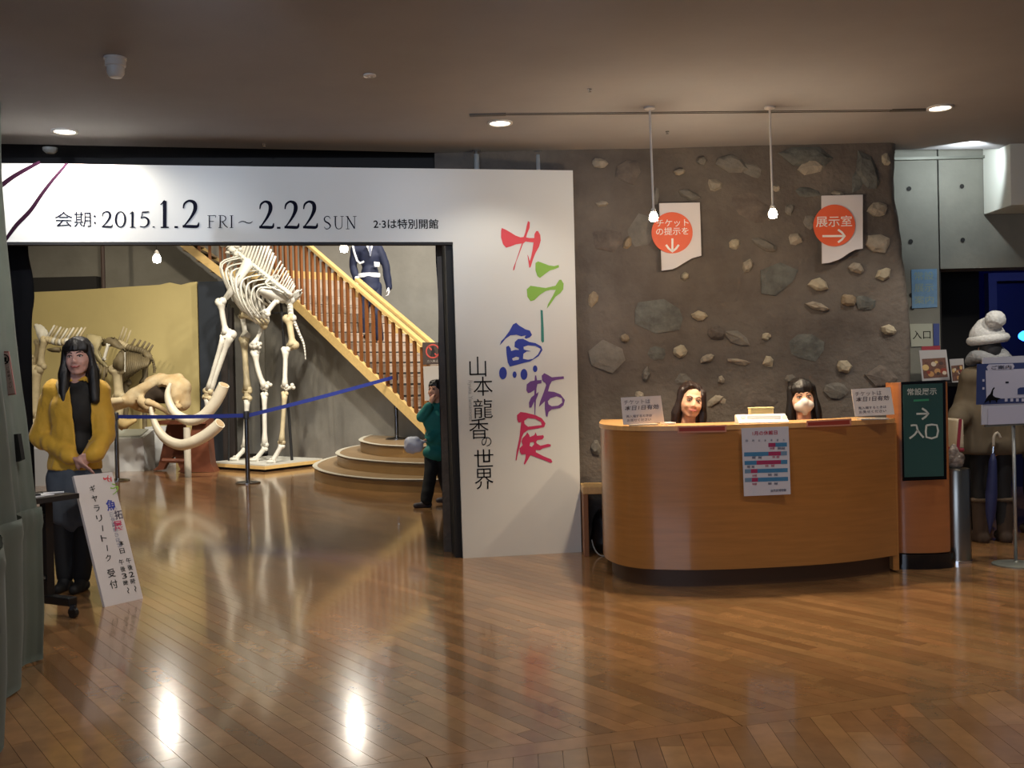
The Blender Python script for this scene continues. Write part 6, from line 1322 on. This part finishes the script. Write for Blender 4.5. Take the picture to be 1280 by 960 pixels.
print_poly('card', pn2, [[[(-6, 439), (11.5, 439), (20.5, 493), (3, 495.5), (-4, 496)]]], mat('notice_pink_edge', 'a86a66', .6), nt, 0, .003)
print_poly('sheet', pn2, [[[(-6, 441), (10, 441), (18.3, 491.5), (4, 493.5), (-3, 494)]]], mat('notice_pink', 'c9a9a4', .6), nt, .0035, .001)
print_poly('pictogram', pn2, [[[(5.5+6*math.cos(k*math.pi/10), 449+6.5*math.sin(k*math.pi/10)) for k in range(20)], [(5.5+4.6*math.cos(k*math.pi/10), 449+5.1*math.sin(k*math.pi/10)) for k in range(20)]]], m_blk, nt, .005, .001)
print_poly('pictogram', pn2, [[[(0.8, 445), (2.2, 444), (10.5, 453), (9.2, 454.2)]], [[(3, 451), (5, 447), (8, 446), (8.6, 449), (6, 453)]]], m_blk, nt, .005, .001)
print_text('lettering', pn2, [(c, 3.5+.75*i, 464+4.6*i, 3.4, 0, 3.2) for i, c in enumerate('撮影禁止です')]+[(c, 9.5+.7*i, 462+4.6*i, 3.4, 0, 3.2) for i, c in enumerate('ご遠慮下さい')], mat('notice_ink', '5a3a3a', .6), nt, off=.005)
# black strap hanging below it
bm = B(); tb2 = Plane(cloth_at(24, 560)+Vector((.045, -.01, 0)), (.9, -.44, 0)); prism(bm, [tb2.px(x, y) for x, y in ((17.5, 543), (26.5, 542), (31.5, 574), (24, 577))], tb2.N*.02); tag(obj('black_strap', bm, m_black), 'short black strap fixed on the grey-green cloth above the table height', 'strap')
# leaning talk board
BL = F(131, 759); BR = F(179, 748); e_ = (BR-BL); Wd = e_.length; e_.normalize(); back = Vector((-e_.y, e_.x, 0))
if back.y < 0: back = -back
best = None
for i in range(400):
    t = i*.002; y = BL.y+back.y*t; v = P(92, 595, y)
    er = abs(v.x-(BL.x+back.x*t))
    if best is None or er < best[0]: best = (er, t, v)
TL = Vector((BL.x+back.x*best[1], BL.y+back.y*best[1], best[2].z)); up_ = (TL-BL)
pk = Plane(BL, e_, up_); Lb = up_.length
tkb = thing('talk_board', (BL+BR)/2, 'white board with vertical Japanese lettering leaning in front of the black table', 'sign')
bm = B(); prism(bm, [BL, BL+e_*Wd, BL+e_*Wd+up_, BL+up_], -pk.N*.022); obj('board', bm, mat('board_lilac_white', 'cfc8c6', .6), tkb)
m_bk = mat('brush_black', '1c1a1c', .6)
def tk(chars, m, rotd=0, **kw):
    o = print_text('lettering', pk, chars, m, tkb, off=.0015, split=True, **kw); return o
def row(s, x0, y0, x1, y1, h, w=None, m=m_bk, off=.01):
    n_ = len(s)
    for i, ch in enumerate(s):
        t = i/(n_-1) if n_ > 1 else 0; x = x0+(x1-x0)*t; y = y0+(y1-y0)*t
        if ch == 'ー':                     # the long mark of vertical writing
            print_poly('lettering', pk, [[stroke_loop([(x, y-h*.5, h*.12), (x+h*.10, y+h*.4, h*.12)], 2)]], m, tkb, .0015, .001); continue
        if ch == '~': print_poly('lettering', pk, [[stroke_loop([(x-1, y-h*.5, h*.12), (x+1, y-h*.15, h*.12), (x-.5, y+h*.15, h*.12), (x+1.2, y+h*.5, h*.12)], 3)]], m, tkb, .0015, .001); continue
        print_text('lettering', pk, [(ch, x-h*.45, y+h*.5, h, .0, (w or h)*.9)], m, tkb, off=.0015, offset=off, split=True)
row('ギャラリートーク', 116.5, 611, 136.5, 698, 8.2)
row('受付', 140.5, 717, 143.5, 731, 11)
row('本日', 152.5, 679.5, 153.5, 689, 6.8); row('午後2時~', 161.5, 701, 169, 736, 7); row('午後3時~', 152.5, 703, 160, 738, 7)
print_poly('brush_character', pk, [[stroke_loop([(129, 597, 1), (131, 599, 2.4), (134, 597.5, 1.2), (138, 599, 1)], 3)], [stroke_loop([(135, 594, 1), (134.6, 600, 1.2), (137, 602, .8)], 3)], [stroke_loop([(138.6, 596, 1), (139, 602, 1.4)], 3)]], mat('brush_r', '', .5), tkb, .0015)
print_poly('brush_character', pk, [[stroke_loop([(140, 605, 1.2), (144, 606, 1.6)], 3)], [stroke_loop([(138, 610, 1.8), (142, 610.5, 1.2), (147, 608, 1.8), (146, 614, 1.2), (141, 618, 1)], 3)]], mat('brush_g', '', .5), tkb, .0015)
row('魚', 140.5, 632, 140.5, 632, 14, m=mat('brush_b', '', .5), off=.02); row('拓', 149.5, 644, 149.5, 644, 11.5, m=mat('brush_dark_purple', '3c3048', .5)); row('展', 149.5, 658, 149.5, 658, 12.5, m=mat('brush_c', '', .5))
bm = glyph_mesh([('山本龍香の世界', 0, 0, .034)], 0, .0005); u, v = pk.uv(136.5, 640); bm.transform(pk.mat(.0015) @ Matrix.Translation((u, v, 0)) @ Matrix.Rotation(-math.pi/2, 4, 'Z')); tag(obj('lettering', bm, mat('grey_blue_ink', '8c8ea0', .5), tkb), kind='stuff')
# folding table behind it: near edge from the board to behind the cloth
ZT = .715
C1 = F(99, 616.5, ZT); C0 = F(44, 624, ZT); te = (C0-C1); te.normalize(); C0 = C1+te*.95; bk_ = Vector((-te.y, te.x, 0))
if bk_.y < 0: bk_ = -bk_
table = thing('folding_table', (C1+C0)/2-Vector((0, 0, ZT)), 'small black folding table with papers between the cloth and the talk board', 'table')
TD = .34
bm = B(); prism(bm, [C1, C0, C0+bk_*TD, C1+bk_*TD], (0, 0, -.03)); obj('table_top', bm, mat('table_black', '1b1b1d', .45), table)
m_leg = mat('table_leg_black', '0d0d0f', .4)
for f_ in (.10, .85):
    p = C1+te*.95*f_+bk_*TD*.5
    bm = B(); box(bm, (p.x, p.y, .40), (.05, .05, .62), Matrix.Rotation(math.atan2(te.y, te.x), 3, 'Z')); lg = obj('leg', bm, m_leg, table)
    a = p-bk_*TD*.62; b = p+bk_*TD*.62; bm = B(); c = (a+b)/2; box(bm, (c.x, c.y, .095), ((b-a).length, .06, .05), Matrix.Rotation(math.atan2(bk_.y, bk_.x), 3, 'Z'), bev=.008); ft = obj('foot_bar', bm, m_leg, table)
    for q in (a, b): bm = B(); d_ = te*.012; tube(bm, [Vector((q.x, q.y, .032))-d_, Vector((q.x, q.y, .032))+d_], .032, 14); box(bm, (q.x, q.y, .062), (.03, .03, .03)); obj('caster', bm, m_leg, ft)
a = C1+te*.08+bk_*TD*.5; b = C1+te*.87+bk_*TD*.5; bm = B(); tube(bm, [Vector((a.x, a.y, .22)), Vector((b.x, b.y, .22))], .02, 8); obj('crossbar', bm, m_leg, table)
bm = B(); tube(bm, [Vector((a.x, a.y, .60)), Vector((b.x, b.y, .60))], .02, 8); obj('crossbar', bm, m_leg, table)
rz_ = math.atan2(te.y, te.x)
for (f_, g_, w_, h_, mm, lb) in ((.28, .5, .21, .297, mat('paper_white', 'd5d5d8', .6), 'white sheet lying on the black folding table'),):
    c = C1+te*.95*f_+bk_*TD*g_; bm = B(); box(bm, (c.x, c.y, ZT+.0035), (h_, w_, .006), Matrix.Rotation(rz_+.1, 3, 'Z')); tag(obj('paper', bm, mm), lb, 'paper')
c = C1+te*.95*.24+bk_*TD*.45; bm = B(); box(bm, (c.x, c.y, ZT+.0125), (.10, .13, .010), Matrix.Rotation(rz_-.3, 3, 'Z'), bev=.003); tag(obj('notebook', bm, mat('dark_cover', '1c2026', .5)), 'small dark notebook on the white sheet on the folding table', 'notebook')
c = C1+te*.07+bk_*TD*.4; bm = B(); tube(bm, [Vector((c.x-.05, c.y-.02, ZT+.006)), Vector((c.x+.05, c.y+.03, ZT+.006))], .005, 8); tag(obj('pen', bm, mat('paper_white', '', .4)), 'white pen lying at the right end of the folding table', 'pen')

# ================================================================== THINGS AT THE GALLERY ENTRANCE
pw = Plane((3.3, YC-.006, 1), (1, 0, 0))
es = thing('entrance_notice', pw.px(1152, 418), 'white notice reading entrance on the concrete wall right of the rubble wall', 'sign')
print_poly('sheet', pw, [[[(1137, 405), (1165, 404.5), (1166, 432.5), (1139, 433.5)]]], mat('notice_sheet2', 'a9ab9a', .6), es, 0, .004)
print_text('lettering', pw, [('入口', 1140.5, 424, 10.5, 0, 22.5)], m_blk, es, off=.005, split=True)
print_poly('red_band', pw, [[[(1152, 433), (1175, 432), (1175, 437.5), (1152, 438.5)]]], mat('notice_red', 'a33a44', .6), es, 0, .003)
print_poly('blue_band', pw, [[[(1166.5, 404.5), (1174, 404.5), (1174, 432), (1167, 432)]]], mat('notice_blue', '3c4a86', .6), es, 0, .003)
bp = thing('blue_poster', pw.px(1155, 360), 'pale blue poster with blurred characters high on the concrete wall beside the gallery opening', 'poster')
print_poly('sheet', pw, [[[(1139, 337), (1171, 336), (1171.5, 384), (1140, 385.5)]]], mat('poster_sky', '6d93b4', .6, var=.1, scale=20), bp, 0, .003)
for i, s in enumerate(('常設', '展示', '案内')): print_text('lettering', pw, [(s, 1143, 350+15*i, 10, 0, 24)], mat('poster_pale', '93a38c', .6), bp, off=.0035, split=True)
# food pictures on boards: flat print
def food_board(pl, q, label, seed, name='picture_board'):
    t = thing(name, pl.px((q[0][0]+q[2][0])/2, (q[0][1]+q[2][1])/2), label, 'poster'); rnd = random.Random(seed)
    print_poly('board', pl, [[q]], mat('board_grey_white', 'b3afae', .5), t, 0, .006)
    f = lambda u, v: (q[0][0]*(1-u)*(1-v)+q[1][0]*u*(1-v)+q[2][0]*u*v+q[3][0]*(1-u)*v, q[0][1]*(1-u)*(1-v)+q[1][1]*u*(1-v)+q[2][1]*u*v+q[3][1]*(1-u)*v)
    print_poly('picture', pl, [[[f(.08, .28), f(.94, .26), f(.95, .90), f(.07, .92)]]], mat('picture_brown', '6e4d42', .5, var=.3, scale=60), t, .0065, .0006)
    cs = ('b98a5a', '8a3f34', 'd0b074', '51403c', 'c9b9a6', '74523c')
    for i in range(11):
        u, v = .16+.70*rnd.random(), .34+.48*rnd.random(); r = .06+.07*rnd.random(); c_ = cs[i % 6]
        print_poly('picture', pl, [[[f(u+r*math.cos(k*math.pi/5), v+r*.8*math.sin(k*math.pi/5)) for k in range(10)]]], mat('picture_'+c_, c_, .5), t, .0075+.0002*i, .0004)
    return t
pr_ = Plane((3.4, 8.12, 1), (1, 0, 0))
o = food_board(pr_, [(1148.5, 438), (1182.5, 437), (1187, 475), (1152.5, 476.5)], 'tilted picture board with food photos above the pillar sign', 5)
pq2 = Plane((3.6, 8.22, 1), (1, 0, 0)); food_board(pq2, [(1186.5, 449), (1204, 448), (1206, 478), (1190, 479)], 'second smaller food picture board beside the sleeve of the bobble-hat visitor', 9)
rk = thing('leaflet_rack', (3.5, 8.17, 0), 'dark rack holding the two food picture boards behind the pillar sign', 'rack')
a = pr_.px(1150, 477); b = pq2.px(1206, 479)
bm = B(); box(bm, ((a.x+b.x)/2, 8.19, a.z-.03), (b.x-a.x+.04, .20, .03)); obj('shelf', bm, m_dark, rk)
for x in (a.x+.0, b.x): bm = B(); box(bm, (x, 8.19, (a.z-.045)/2), (.03, .18, a.z-.045)); obj('post', bm, m_dark, rk)
bm = B(); box(bm, ((a.x+b.x)/2, 8.245, a.z*.5+.07), (b.x-a.x, .012, a.z-.16)); obj('back_panel', bm, mat('rack_purple', '231c30', .7), rk)
